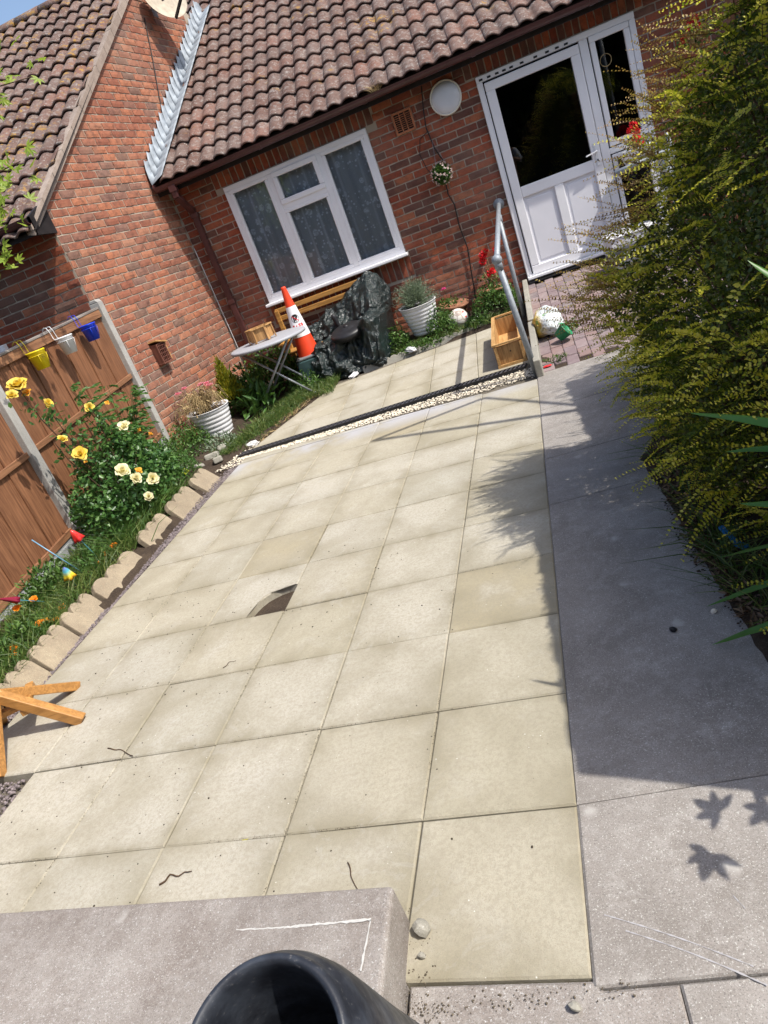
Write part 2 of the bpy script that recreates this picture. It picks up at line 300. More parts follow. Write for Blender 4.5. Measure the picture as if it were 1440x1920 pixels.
# ---------------------------------------------------------------- mesh helpers
class MB:
    """collects vertices and faces; build() links them as ONE mesh object"""
    def __init__(s): s.v = []; s.f = []; s.mi = []; s.cur = 0
    def add(s, vs, fs):
        o = len(s.v); s.v += [tuple(v) for v in vs]; s.f += [tuple(i+o for i in f) for f in fs]; s.mi += [s.cur]*len(fs); return s
    def box(s, c, d, rot=None):
        hx, hy, hz = d[0]/2, d[1]/2, d[2]/2
        vs = [Vector((x*hx, y*hy, z*hz)) for x in (-1, 1) for y in (-1, 1) for z in (-1, 1)]
        if rot is not None: vs = [rot @ v for v in vs]
        vs = [v + Vector(c) for v in vs]
        return s.add(vs, [(0, 1, 3, 2), (4, 6, 7, 5), (0, 4, 5, 1), (2, 3, 7, 6), (0, 2, 6, 4), (1, 5, 7, 3)])
    def bar(s, a, b, w, h, up=(0, 0, 1)):
        a, b = Vector(a), Vector(b); z = (b-a).normalized(); u = Vector(up)
        if abs(z.dot(u)) > .98: u = Vector((0, 1, 0))
        x = u.cross(z).normalized(); y = z.cross(x)
        vs = [p + x*sx*w/2 + y*sy*h/2 for p in (a, b) for sx, sy in ((-1, -1), (1, -1), (1, 1), (-1, 1))]
        return s.add(vs, [(3, 2, 1, 0), (4, 5, 6, 7), (0, 1, 5, 4), (1, 2, 6, 5), (2, 3, 7, 6), (3, 0, 4, 7)])
    def tube(s, pts, r, n=8, cap=True):
        pts = [Vector(p) for p in pts]; rs = r if isinstance(r, (list, tuple)) else [r]*len(pts)
        vs = []; prev = None
        for i, p in enumerate(pts):
            d = (pts[min(i+1, len(pts)-1)] - pts[max(i-1, 0)]).normalized()
            if prev is None:
                prev = d.orthogonal().normalized()
            x = (prev - d*prev.dot(d)).normalized(); y = d.cross(x); prev = x
            vs += [p + (x*math.cos(t) + y*math.sin(t))*rs[i] for t in [2*math.pi*k/n for k in range(n)]]
        fs = [(i*n+k, i*n+(k+1) % n, (i+1)*n+(k+1) % n, (i+1)*n+k) for i in range(len(pts)-1) for k in range(n)]
        if cap: fs += [tuple(range(n-1, -1, -1)), tuple((len(pts)-1)*n+k for k in range(n))]
        return s.add(vs, fs)
    def lathe(s, prof, c=(0, 0, 0), n=32, rot=None, cap=False):
        vs = []
        for r, z in prof:
            for k in range(n):
                t = 2*math.pi*k/n; v = Vector((r*math.cos(t), r*math.sin(t), z))
                vs.append((rot @ v if rot is not None else v) + Vector(c))
        fs = [(i*n+k, i*n+(k+1) % n, (i+1)*n+(k+1) % n, (i+1)*n+k) for i in range(len(prof)-1) for k in range(n)]
        if cap: fs += [tuple((len(prof)-1)*n+k for k in range(n)), tuple(range(n-1, -1, -1))]
        return s.add(vs, fs)
    def prism(s, poly, a, b):      # poly: 3-D points of one face; b-a: extrusion vector
        d = Vector(b) - Vector(a); n = len(poly); vs = [Vector(p) for p in poly] + [Vector(p)+d for p in poly]
        return s.add(vs, [tuple(range(n-1, -1, -1)), tuple(range(n, 2*n))] + [(i, (i+1) % n, n+(i+1) % n, n+i) for i in range(n)])
    def mesh(s, name, mats, smooth=False):
        me = bpy.data.meshes.new(name); me.from_pydata([tuple(v) for v in s.v], [], s.f)
        for mm in (mats if isinstance(mats, (list, tuple)) else [mats]): me.materials.append(mm)
        me.polygons.foreach_set('material_index', s.mi)
        bm = bmesh.new(); bm.from_mesh(me); bmesh.ops.recalc_face_normals(bm, faces=bm.faces); bm.to_mesh(me); bm.free()
        if smooth: me.polygons.foreach_set('use_smooth', [True]*len(me.polygons))
        me.update(); return me
    def build(s, name, mats, parent=None, smooth=False, loc=None):
        o = link(name, s.mesh(name, mats, smooth), parent)
        if loc is not None: o.location = loc
        return o
def link(name, me, parent=None):
    o = bpy.data.objects.new(name, me); COL.objects.link(o)
    if parent is not None: o.parent = parent
    return o
def bevel(o, wd=.003, seg=2):
    mo = o.modifiers.new('bevel', 'BEVEL'); mo.width = wd; mo.segments = seg; mo.limit_method = 'ANGLE'; return o
def tag(o, label=None, cat=None, group=None, kind=None):
    if label: o['label'] = label
    if cat: o['category'] = cat
    if group: o['group'] = group
    if kind: o['kind'] = kind
    return o
def empty(name, loc=(0, 0, 0), rz=0.0, label=None, cat=None, group=None):
    o = bpy.data.objects.new(name, None); COL.objects.link(o); o.empty_display_size = .1
    o.location = loc; o.rotation_euler = (0, 0, rz); return tag(o, label, cat, group)
def npmesh(name, V, F, mat, smooth=False):      # V (n,3) F (m,k) numpy
    me = bpy.data.meshes.new(name); k = F.shape[1]
    me.vertices.add(len(V)); me.vertices.foreach_set('co', V.astype(np.float32).ravel())
    me.loops.add(F.size); me.loops.foreach_set('vertex_index', F.astype(np.int32).ravel())
    me.polygons.add(len(F)); me.polygons.foreach_set('loop_start', np.arange(0, F.size, k, dtype=np.int32))
    me.polygons.foreach_set('loop_total', np.full(len(F), k, dtype=np.int32))
    if smooth: me.polygons.foreach_set('use_smooth', [True]*len(F))
    me.materials.append(mat); me.update(calc_edges=True); return me
def leaves(name, P, D, N, L, W, mat, parent=None, cup=.12, tip=1.0):
    """leaf-shaped pieces: base P, direction D, face normal N, length L, width W (arrays)"""
    P = np.asarray(P, float); D = np.asarray(D, float); N = np.asarray(N, float); n = len(P)
    D /= np.linalg.norm(D, axis=1)[:, None]+1e-9
    X = np.cross(D, N); X /= np.linalg.norm(X, axis=1)[:, None]+1e-9; N = np.cross(X, D)
    L = np.broadcast_to(np.asarray(L, float), (n,))[:, None]; W = np.broadcast_to(np.asarray(W, float), (n,))[:, None]
    a = P; b = P + D*L*.38 + X*W*.5 + N*W*cup; c = P + D*L*.38 - X*W*.5 + N*W*cup
    e = P + D*L*.75*tip + X*W*.32 + N*W*cup*.4; f = P + D*L*.75*tip - X*W*.32 + N*W*cup*.4; t = P + D*L - N*L*.06
    mid = P + D*L*.5
    V = np.stack([a, b, e, t, f, c], 1).reshape(-1, 3)
    base = np.arange(n)[:, None]*6
    F = np.concatenate([base + np.array([[0, 1, 2, 3]]), base + np.array([[0, 3, 4, 5]])])
    return link(name, npmesh(name, V, F, mat), parent)
def rdirs(n, up=0.0):
    v = rng.normal(size=(n, 3)); v[:, 2] = v[:, 2] + up; return v/np.linalg.norm(v, axis=1)[:, None]
def in_view(p):      # image position (0..1) and depth of a world point
    d = Vector(p) - CAM; z = d.dot(R_FWD)
    if z < .05: return None
    return 720 + 1298.5*d.dot(R_RIGHT)/z, 960 + 1298.5*d.dot(R_DOWN)/z, z

# ================================================================ GROUND
b = MB(); b.add([(-60, -60, -.14), (60, -60, -.14), (60, 60, -.14), (-60, 60, -.14)], [(0, 1, 2, 3)])
tag(b.build('ground', MAT['soil']), kind='structure')

def ramp_z(y): return .075 + .05*(y-4.98)
def path_z(x, y): return gz(x, y) + max(0, y-4.6)*.085
def bed_edge(y):      # x of the left border's stone edging
    return -2.70 if y < 3.2 else -2.70 + (y-3.2)*.05
ed_ = lambda y: .66 + .45*max(0, y-2.5) if y < 4.6 else 9
def in_paving(x, y):
    xs = CP*x - SP*y; ys = SP*x + CP*y
    if ys < 4.95 and xs > -2.75 and xs < .02: return True
    if y >= 4.6 and y < 6.72 and x < .32 and (x+2.46)*(6.6-4.95) > (y-4.95)*(2.46-1.72): return True
    return False
# soil of the borders: one sheet with height, dropped under the paving
nx, ny = 110, 190; X0, X1, Y0, Y1 = -3.75, 2.6, -1.5, 7.56
b = MB(); vs = []
for j in range(ny):
    for i in range(nx):
        x = X0 + (X1-X0)*i/(nx-1); y = Y0 + (Y1-Y0)*j/(ny-1)
        base = gz(x, y)
        if x < .45 and not in_paving(x, y) and (x < -2.55 or y > 4.8):
            z = base + .03 + .05*min(1, max(0, (-2.6-x)/.3)) + .012*math.sin(x*23)*math.cos(y*19)
            if y > 5: z = max(z, ramp_z(y) + .0 + .06*min(1, max(0, y-6.7)*3))
            z += random.uniform(-.006, .006)
        elif x > ed_(y)+.0:
            z = base + .01 + .05*min(1, (x-.66)/.5) + random.uniform(-.008, .008) + (max(0, y-4.6)*.085-.06 if y > 4.6 else 0)
        else: z = base - .045 + (max(0, ramp_z(y)-base) if y > 4.95 and x < .35 else 0) - .0
        vs.append((x, y, z))
b.add(vs, [(j*nx+i, j*nx+i+1, (j+1)*nx+i+1, (j+1)*nx+i) for j in range(ny-1) for i in range(nx-1)])
tag(b.build('garden_soil', MAT['soil'], smooth=True), kind='structure')

# ---- slabs
def clip(poly, a, bb, c):     # keep a*x+b*y<=c
    out = []
    for i in range(len(poly)):
        p, q = poly[i], poly[(i+1) % len(poly)]; dp = a*p[0]+bb*p[1]-c; dq = a*q[0]+bb*q[1]-c
        if dp <= 0: out.append(p)
        if dp*dq < 0:
            t = dp/(dp-dq); out.append((p[0]+(q[0]-p[0])*t, p[1]+(q[1]-p[1])*t))
    return out
def slab_mesh(poly, xf, thick=.045, mat=None, chamf=.005, tilt=(0, 0), dz=0, name='slab'):
    """poly in plan, chamfered rim; vertex layer 'rim' is 1 at the border and 0 inside"""
    bm = bmesh.new(); lay = bm.verts.layers.float.new('rim')
    cx = sum(p[0] for p in poly)/len(poly); cy = sum(p[1] for p in poly)/len(poly)
    rad = min(math.hypot(p[0]-cx, p[1]-cy) for p in poly)
    def ring(ins, z, rim):
        out = []
        for p in poly:
            d = Vector((cx-p[0], cy-p[1])); k = min(.85, ins*1.4/max(d.length, .02))
            x = p[0]+d.x*k; y = p[1]+d.y*k
            v = bm.verts.new(xf(x, y, z + dz + tilt[0]*(x-cx) + tilt[1]*(y-cy))); v[lay] = rim; out.append(v)
        return out
    rs = [ring(0, -thick, 1), ring(0, -chamf, 1), ring(chamf, 0, 1), ring(.03, 0, .72), ring(.075, 0, .36), ring(.14, 0, 0)]
    n = len(poly)
    for a, c in zip(rs[:-1], rs[1:]):
        for i in range(n): bm.faces.new((a[i], a[(i+1) % n], c[(i+1) % n], c[i]))
    bm.faces.new(rs[-1])
    bmesh.ops.recalc_face_normals(bm, faces=bm.faces)
    me = bpy.data.meshes.new(name); bm.to_mesh(me); bm.free(); me.materials.append(mat or MAT['slab']); return me
pv = MB()
W1 = .98084*.45; colx = [0] + [-(W1+.45*k) for k in range(0, 6)]
pts = [S2W(-2.71, -.3, -.044), S2W(.0, -.3, -.044), S2W(.0, 4.52, -.044), S2W(-2.71, 4.52, -.044)]
pv.add(pts, [(0, 1, 2, 3)])
pv.add([(-2.45, 4.6, gz(-1.5, 4.6)-.02), (.33, 4.5, gz(.3, 4.5)-.02), (.33, 6.72, ramp_z(6.72)-.025), (-1.72, 6.7, ramp_z(6.7)-.025)], [(0, 1, 2, 3)])
paving = tag(pv.build('paving', MAT['gravelly']), kind='structure')
g = .0035
hole_poly = None
for c in range(6):
    for r in range(10):
        if c == 5 and r == 1: continue
        x1, x0 = colx[c]-g/2, colx[c+1]+g/2
        if c == 0: x1 = 0
        y0, y1 = r*.45+g/2, (r+1)*.45-g/2
        j = lambda: random.uniform(-.0018, .0018)
        poly = [(x0+j(), y0+j()), (x1+j(), y0+j()), (x1+j(), y1+j()), (x0+j(), y1+j())]
        if c == 3 and r == 4:      # the slab with its near corner broken out
            arc = [(x0+.145, y0), (x0+.20, y0+.055), (x0+.27, y0+.115), (x0+.35, y0+.18), (x1, y0+.25)]
            arc = [(-1.5+0, 0)]
            ax, ay = x1, y0
            arc = [(x1-.219, y0), (x1-.214, y0+.05), (x1-.2025, y0+.10), (x1-.188, y0+.14), (x1-.163, y0+.178), (x1-.132, y0+.203), (x1-.10, y0+.221), (x1-.05, y0+.236), (x1, y0+.238)]
            poly = [(x0, y0)] + arc + [(x1, y1), (x0, y1)]
        if r == 0 and c > 0:
            poly = clip(poly, 0, -1, -(.155 + (0 if c > 0 else 0) - .06*abs(x0)*0))
            if len(poly) < 3: continue
        me = slab_mesh(poly, lambda x, y, z: S2W(x, y, z), dz=random.uniform(-.0015, .0015), tilt=(random.uniform(-.004, .004), random.uniform(-.004, .004)))
        link('slab', me, paving)
for c in range(1, 6):
    x1, x0 = colx[c]-g/2, colx[c+1]+g/2
    poly = clip([(x0, 4.5+g/2), (x1, 4.5+g/2), (x1, 4.72), (x0, 4.72)], .048, 1, 4.5)
    if len(poly) >= 3:
        link('slab', slab_mesh(poly, lambda x, y, z: S2W(x, y, z), dz=random.uniform(-.001, .001)), paving)
hv = [S2W(colx[4]+.02 if k in (0, 3) else colx[3]+.0, 4*.45+.002 if k < 2 else 4*.45+.26, -.040) for k in range(4)]
link('hole_soil', MB().add([hv[0], hv[1], hv[2], hv[3]], [(0, 1, 2, 3)]).mesh('hole_soil', MAT['soil']), paving)
# upper slope of slabs beside the house
xs_u = [.315, -.15] + [-.15-.45*k for k in range(1, 6)]
ys_u = [4.985, 5.40, 5.85, 6.30, 6.72]
for c in range(len(xs_u)-1):
    for r in range(4):
        poly = [(xs_u[c+1]+g/2, ys_u[r]+g/2), (xs_u[c]-g/2, ys_u[r]+g/2), (xs_u[c]-g/2, ys_u[r+1]-g/2), (xs_u[c+1]+g/2, ys_u[r+1]-g/2)]
        # line from (-2.44,4.95) to (-1.68,6.6): keep the right-hand side
        nxn, nyn = -(6.6-4.95), (2.44-1.68)
        poly = clip(poly, nxn, nyn, nxn*(-2.44)+nyn*4.95)
        poly = clip(poly, .35, 1, 6.72 - .35*.0) if False else poly
        if r == 3: poly = clip(poly, -.13, 1, 6.62+.02)
        if len(poly) < 3: continue
        ar = abs(sum(poly[i][0]*poly[(i+1) % len(poly)][1]-poly[(i+1) % len(poly)][0]*poly[i][1] for i in range(len(poly))))/2
        if ar < .004: continue
        me = slab_mesh(poly, lambda x, y, z: (x+.012*(y-5), y, ramp_z(y)+z), dz=random.uniform(-.0015, .0015))
        link('slab', me, paving)

# broken-out corner shows a raised rough break and dirt; debris strip along the left edge
def pebbles(name, pts, rmin, rmax, mat, kind='stuff', parent=None, flat=.6):
    ico = [(0, 0, -1), (.72, -.53, -.45), (-.28, -.85, -.45), (-.89, 0, -.45), (-.28, .85, -.45), (.72, .53, -.45), (.28, -.85, .45), (-.72, -.53, .45), (-.72, .53, .45), (.28, .85, .45), (.89, 0, .45), (0, 0, 1)]
    fc = [(0, 1, 2), (1, 0, 5), (0, 2, 3), (0, 3, 4), (0, 4, 5), (1, 5, 10), (2, 1, 6), (3, 2, 7), (4, 3, 8), (5, 4, 9), (1, 10, 6), (2, 6, 7), (3, 7, 8), (4, 8, 9), (5, 9, 10), (6, 10, 11), (7, 6, 11), (8, 7, 11), (9, 8, 11), (10, 9, 11)]
    B = np.array(ico); F0 = np.array(fc); n = len(pts); V = np.empty((n, 12, 3))
    for i, p in enumerate(pts):
        q = Matrix.Rotation(random.uniform(0, 6.28), 3, 'Z'); r = random.uniform(rmin, rmax)
        s_ = np.array([random.uniform(.7, 1.3), random.uniform(.6, 1.1), random.uniform(flat*.7, flat*1.2)])
        V[i] = (B*s_*(1+rng.uniform(-.18, .18, (12, 1)))) @ np.array(q).T * r + np.array(p)
    F = (np.arange(n)[:, None, None]*12 + F0[None]).reshape(-1, 3)
    o = link(name, npmesh(name, V.reshape(-1, 3), F, mat), parent)
    if kind: o['kind'] = kind
    return o
pp = []
for _ in range(2600):          # cream gravel wedge below the drain
    x = random.uniform(-2.45, .33); y1 = 4.872; t = (x+2.45)/2.78; y0 = 4.81 - .23*t
    if random.random() < .25 and t > .2: y0 -= .02
    pp.append((x, random.uniform(y0, y1), gz(x, 4.7)-.008+random.uniform(0, .008)))
for _ in range(420):
    x = random.uniform(-2.62, -2.36); y = random.uniform(4.62, 5.15); pp.append((x, y, gz(x, 4.8)+random.uniform(-.004, .012)))
pebbles('gravel_strip', pp, .005, .011, MAT['pebble'])
pp = []
for _ in range(5200):
    y = random.uniform(1.2, 4.6); xs = -2.705-abs(random.gauss(0, .055)); x, y2, z = S2W(xs, y); pp.append((x, y2, z-.012+random.uniform(0, .006)))
pebbles('chippings_strip', pp, .003, .008, MAT['purple_chips'])
pp = []
for _ in range(900):
    xs = random.uniform(-2.69, -2.25); ys = random.uniform(.46, .89); x, y2, z = S2W(xs, ys); pp.append((x, y2, z-.028+random.uniform(0, .006)))
pebbles('bare_ground_stones', pp, .003, .010, MAT['purple_chips'])

# drain channel
dr = MB(); dl = 2.66
dz = .082
def dz_at(x): return gz(x, 4.92)+.012
A = Vector((.255, 4.925, dz_at(.25))); B_ = Vector((-2.43, 4.915, dz_at(-2.4)))
dv = (B_-A).normalized(); dn_ = Vector((-dv.y, dv.x, 0)); L = (B_-A).length
for s_ in (-.047, 0, .047): dr.bar(A+dn_*s_, B_+dn_*s_, .010 if s_ else .006, .020)
drain = tag(dr.build('drain_channel', MAT['black']), kind='structure')
sl_ = MB()
k = 0
while k*.040 < L:
    p = A + dv*(k*.040); sl_.bar(p-dn_*.047-dv*.016, p+dn_*.047+dv*.016, .017, .018); k += 1
o = sl_.build('grating', m_simple('drain_grating', (.075, .075, .085), .5), drain); o['kind'] = 'stuff'
bx = MB(); bx.bar(A-Vector((0, 0, .03)), B_-Vector((0, 0, .03)), .10, .02); bx.build('channel_bed', MAT['black'], drain)

# concrete path on the right
path = tag(MB().add([(.0, -.4, gz(0, 0)-.06), (.70, -.4, -.06), (.8, 5.0, .02), (.30, 5.0, .02)], [(0, 1, 2, 3)]).build('path', MAT['soil']), kind='structure')
def flag(poly, h=0.0, mat='path'):
    me = slab_mesh(poly, lambda x, y, z: (x, y, path_z(x, y)+z+h), mat=MAT[mat], chamf=.006, name='flagstone'); return link('flagstone', me, path)
def lx(y): return .001 + SP*y/CP*1.0      # right edge of the slabs
ed = lambda y: .66 + .03*math.sin(y*3.1) + (.06 if y < 1 else 0) + (0.45*max(0, y-2.5))
yj = [-.022, .452, 2.27, 2.86, 3.72, 4.60]
for y0, y1 in zip(yj[:-1], yj[1:]):
    flag([(lx(y0)+.0005, y0+.002), (ed(y0)+.25, y0+.002), (ed(y1)+.25, y1-.002), (lx(y1)+.0005, y1-.002)])
# near strip of concrete at the foot of the path
flag([(-.415, -1.2), (.166, -1.2), (.173, -.026), (.02, -.024), (.0, -.003), (-.415, .025)], -.003, 'step'); flag([(.168, -1.2), (1.3, -1.2), (1.3, -.025), (.175, -.025)], -.003, 'path')

# brick ramp up to the door
bedm = MB().add([(.38, 4.60, path_z(.4, 4.6)-.012), (2.6, 4.6, path_z(2.6, 4.6)-.012), (2.6, 7.5, path_z(2.6, 7.5)-.012), (.52, 7.5, path_z(.5, 7.5)-.012)], [(0, 1, 2, 3)])
rampo = tag(bedm.build('brick_path', MAT['soil']), kind='structure')
pav = []
for k in range(3):
    q = MB(); jt = lambda: random.uniform(-.002, .002)
    bw, bd, bh, ch = .097, .197, .03, .006
    bot = [(-bw/2, -bd/2, -bh), (bw/2, -bd/2, -bh), (bw/2, bd/2, -bh), (-bw/2, bd/2, -bh)]
    mid_ = [(x+jt(), y+jt(), -ch) for x, y, z in bot]; top = [(x*.9, y*.95, jt()) for x, y, z in bot]
    q.add(bot+mid_+top, [(0, 1, 5, 4), (1, 2, 6, 5), (2, 3, 7, 6), (3, 0, 4, 7), (4, 5, 9, 8), (5, 6, 10, 9), (6, 7, 11, 10), (7, 4, 8, 11), (8, 9, 10, 11)])
    pav.append(q.mesh('paver', MAT['paver']))
cnt = 0
for i in range(17):
    for j in range(15):
        y = 4.70 + j*.2 + (.1 if i % 2 else 0); x = .42 + i*.1 + (y-4.6)*.058
        if y > 7.33: continue
        o = link('paver', pav[random.randrange(3)], rampo); cnt += 1
        o.location = (x, y, path_z(x, y)+random.uniform(-.003, .002)); o.rotation_euler = (math.atan(.085), random.uniform(-.01, .01), random.uniform(-.02, .02)-.058)
# kerb edging beside the ramp
kb = empty('kerb_edging', (.33, 4.52, 0), 0, 'low concrete kerb in two lengths between the ramp and the lower paving', 'kerb')
for (ya, yb, oa) in ((4.505, 5.62, 0), (5.80, 7.43, .03)):
    q = MB(); xa = .345+(ya-4.5)*.062 - .0; xb = .345+(yb-4.5)*.062
    za, zb = .205+(ya-4.5)*.075-oa, .205+(yb-4.5)*.075-oa*.5
    q.bar((xa-.33, ya-4.52, za-.11), (xb-.33, yb-4.52, zb-.11), .055, .22)
    o = q.build('kerb_block', MAT['kerb'], kb); bevel(o, .008, 2)

# concrete step block in the near left corner
q = MB(); q.prism([(-.425, .185, .135), (-.43, -1.6, .135), (-3.2, -1.6, .17), (-3.2, .38, .17)], (0, 0, 0), (0, 0, -.2))
stp = tag(q.build('concrete_step', MAT['step']), 'low rough grey concrete step with a chalky corner line in front of the paving', 'step')
bevel(stp, .012, 3)
q = MB()
def chalk(p0, p1, w0, n=26):
    p0, p1 = Vector(p0), Vector(p1); d = (p1-p0).normalized(); s_ = Vector((-d.y, d.x, 0)); vs = []
    for i in range(n+1):
        p = p0+(p1-p0)*i/n; ww = w0*random.uniform(.35, 1.2); off = s_*random.uniform(-.0012, .0012); vs += [p+off+s_*ww/2, p+off-s_*ww/2]
    q.add(vs, [(2*i, 2*i+1, 2*i+3, 2*i+2) for i in range(n)])
zt = .139
chalk((-.47, .098, zt), (-.70, .108, zt), .007); chalk((-.70, .108, zt+.0005), (-1.0, .13, zt+.002), .004); chalk((-1.12, .138, zt+.004), (-1.7, .17, zt+.012), .004, 40); chalk((-.472, .098, zt), (-.478, -.02, zt), .0055, 14)
o = q.build('white_line', m_simple('lime_residue', (.54, .53, .50), .9, .1, 60), stp)

# ================================================================ BRICKWORK
def brick_mesh(Lx=.215, Hz=.065, seed=0):
    rd = random.Random(seed); q = MB(); nu, nv = 4, 2; dep = .010; ins = .003
    fr = []
    for j in range(nv+1):
        for i in range(nu+1):
            edge = i in (0, nu) or j in (0, nv)
            x = -Lx/2 + Lx*i/nu + rd.uniform(-.003, .003); z = -Hz/2 + Hz*j/nv + rd.uniform(-.0032, .0032)
            if edge: x *= .985; z *= .96
            fr.append((x, -(dep + rd.uniform(-.0025, .0015) - (.003 if edge else 0)), z))
    bk = [(-Lx/2 if i == 0 else Lx/2 if i == nu else -Lx/2+Lx*i/nu, .004, -Hz/2+Hz*j/nv) for j in range(nv+1) for i in range(nu+1) if i in (0, nu) or j in (0, nv)]
    idx = [(i, j) for j in range(nv+1) for i in range(nu+1) if i in (0, nu) or j in (0, nv)]
    o0 = len(fr); m_ = {ij: o0+k for k, ij in enumerate(idx)}
    loop = [(i, 0) for i in range(nu)] + [(nu, j) for j in range(nv)] + [(i, nv) for i in range(nu, 0, -1)] + [(0, j) for j in range(nv, 0, -1)]
    fs = [(j*(nu+1)+i, j*(nu+1)+i+1, (j+1)*(nu+1)+i+1, (j+1)*(nu+1)+i) for j in range(nv) for i in range(nu)]
    for k, (i, j) in enumerate(loop):
        i2, j2 = loop[(k+1) % len(loop)]
        fs.append((j*(nu+1)+i, m_[(i, j)], m_[(i2, j2)], j2*(nu+1)+i2))
    q.add(fr+bk, fs); return q
BR = [brick_mesh(seed=k) for k in range(7)]; BRM = [q.mesh('brick', MAT['brick']) for q in BR]
BRM2 = [q.mesh('brick', MAT['brick_pale']) for q in BR]
def brick_place(lst, origin, dvec, house_parts, house, limit):
    """lst: (s, z, length, rotated) along dvec from origin; normal faces the viewer's side. returns placements"""
    out = []
    yaw = math.atan2(dvec.y, dvec.x)
    for s_, z, ln, vert in lst:
        p = origin + dvec*s_; p = Vector((p.x, p.y, z))
        iv = in_view(p); score = 0
        if iv and -40 < iv[0] < 1480 and -40 < iv[1] < 1960: score = ln/iv[2]**2
        out.append((score, p, yaw, ln, vert))
    return out
def emit_bricks(pl, wall_part, house, limit=300, brm=None, bmt=None):
    brm = brm or BRM; bmt = bmt or MAT['brick']
    pl.sort(key=lambda t: -t[0]); q = MB()
    for k, (sc, p, yaw, ln, vert, wp) in enumerate(pl):
        v = random.randrange(7); M4 = Matrix.Translation(p) @ Matrix.Rotation(yaw, 4, 'Z')
        if vert: M4 = M4 @ Matrix.Rotation(math.pi/2, 4, 'Y')
        M4 = M4 @ Matrix.Rotation(random.uniform(-.006, .006), 4, 'Y') @ Matrix.Diagonal((ln/.215*.998, random.uniform(.6, 1.2), random.uniform(.96, 1.02), 1))
        if k < limit and sc > 0:
            o = link('brick', brm[v], wp); o.matrix_local = M4
        else:
            vs = [M4 @ Vector(c) for c in BR[v].v]; q.add(vs, BR[v].f)
    if q.f:
        o = q.build('brickwork', bmt, wall_part); o['kind'] = 'stuff'
def courses(z0, z1, smin, smax, holes, ph=0):
    """stretcher bond with every third brick a header now and then"""
    res = []; k = 0; z = z0
    while z < z1:
        a, bb = smin(z), smax(z)
        if bb-a > .04:
            iv = [(a, bb)]
            for (h0, h1, hz0, hz1) in holes:
                if z+.034 > hz0 and z-.034 < hz1:
                    niv = []
                    for (p, r) in iv:
                        if h1 <= p or h0 >= r: niv.append((p, r)); continue
                        if h0 > p: niv.append((p, h0))
                        if h1 < r: niv.append((h1, r))
                    iv = niv
            s_ = math.floor((a-1)/.225)*.225 + (0 if k % 2 else .1125) + ph
            while s_ < bb:
                l_, r_ = s_+.005, s_+.22
                for (p, r) in iv:
                    u0, u1 = max(l_, p+.003), min(r_, r-.003)
                    if u1-u0 > .03: res.append(((u0+u1)/2, z, u1-u0, False))
                s_ += .225
        z += .075; k += 1
    return res

# ================================================================ MAIN HOUSE
YF = 7.5
house = empty('house', (0, YF, 0), 0, 'long low red brick bungalow with brown tiled roof, white door and three-light window', 'house')
HO = Vector((0, YF, 0))
WX0, WX1, WZ0, WZ1 = -2.40, -.66, 1.13, 2.465
DX0, DX1, DZ0, DZ1 = .57, 2.17, .365, 2.49
wall_holes = [(WX0, WX1, WZ0-.01, WZ1), (WX0-.03, WX1+.03, .86, WZ0), (DX0, DX1, 0, DZ1), (WX0-.10, WX1+.10, WZ1, 2.70), (DX0-.10, DX1+.10, DZ1, 2.72), (-.365, -.14, 2.265, 2.49)]
# mortar face with real openings
q = MB()
xs_ = sorted({-3.06, WX0, WX1, DX0, DX1, 4.6}); zs_ = sorted({-.1, WZ0, DZ0-.02, DZ1, WZ1, 2.78})
def solid(x, z): return not ((WX0 < x < WX1 and WZ0 < z < WZ1) or (DX0 < x < DX1 and z < DZ1 and z > DZ0-.02))
for i in range(len(xs_)-1):
    for j in range(len(zs_)-1):
        if solid((xs_[i]+xs_[i+1])/2, (zs_[j]+zs_[j+1])/2):
            q.add([(xs_[i], 0, zs_[j]), (xs_[i+1], 0, zs_[j]), (xs_[i+1], 0, zs_[j+1]), (xs_[i], 0, zs_[j+1])], [(0, 1, 2, 3)])
for (x0, x1, z0, z1) in ((WX0, WX1, WZ0, WZ1), (DX0, DX1, DZ0-.02, DZ1)):     # reveals
    q.add([(x0, 0, z0), (x0, .1, z0), (x0, .1, z1), (x0, 0, z1)], [(0, 1, 2, 3)]); q.add([(x1, 0, z0), (x1, .1, z0), (x1, .1, z1), (x1, 0, z1)], [(0, 1, 2, 3)])
    q.add([(x0, 0, z1), (x1, 0, z1), (x1, .1, z1), (x0, .1, z1)], [(0, 1, 2, 3)])
wall = q.build('wall', MAT['mortar'], house)
lst = courses(.2, 2.62, lambda z: -3.02, lambda z: 4.4, wall_holes, .02)
for (x0, x1, zc) in ((WX0-.10, WX1+.10, 2.58), (DX0-.10, DX1+.10, 2.605)):       # soldier courses
    n_ = int((x1-x0)/.075)
    for k in range(n_): lst.append((x0+(k+.5)*(x1-x0)/n_, zc, .205, True))
sold = []
n_ = int((WX1-WX0+.06)/.075)
for k in range(n_): sold.append((WX0-.03+(k+.5)*(WX1-WX0+.06)/n_, .975, .215, True))
pl = [(*t, wall) for t in brick_place([(s_, z, l_, v_) for s_, z, l_, v_ in lst+sold], Vector((0, 0, 0)), Vector((1, 0, 0)), None, None, 0)]
# scores were taken at local coords; redo with world offset
pl2 = []
for sc, p, yaw, ln, vert, wp in pl:
    iv = in_view(p+HO); s2 = 0
    if iv and -40 < iv[0] < 1230 and -40 < iv[1] < 1960: s2 = ln/iv[2]**2
    pl2.append((s2, p, yaw, ln, vert, wp))
emit_bricks(pl2, wall, house, 300)

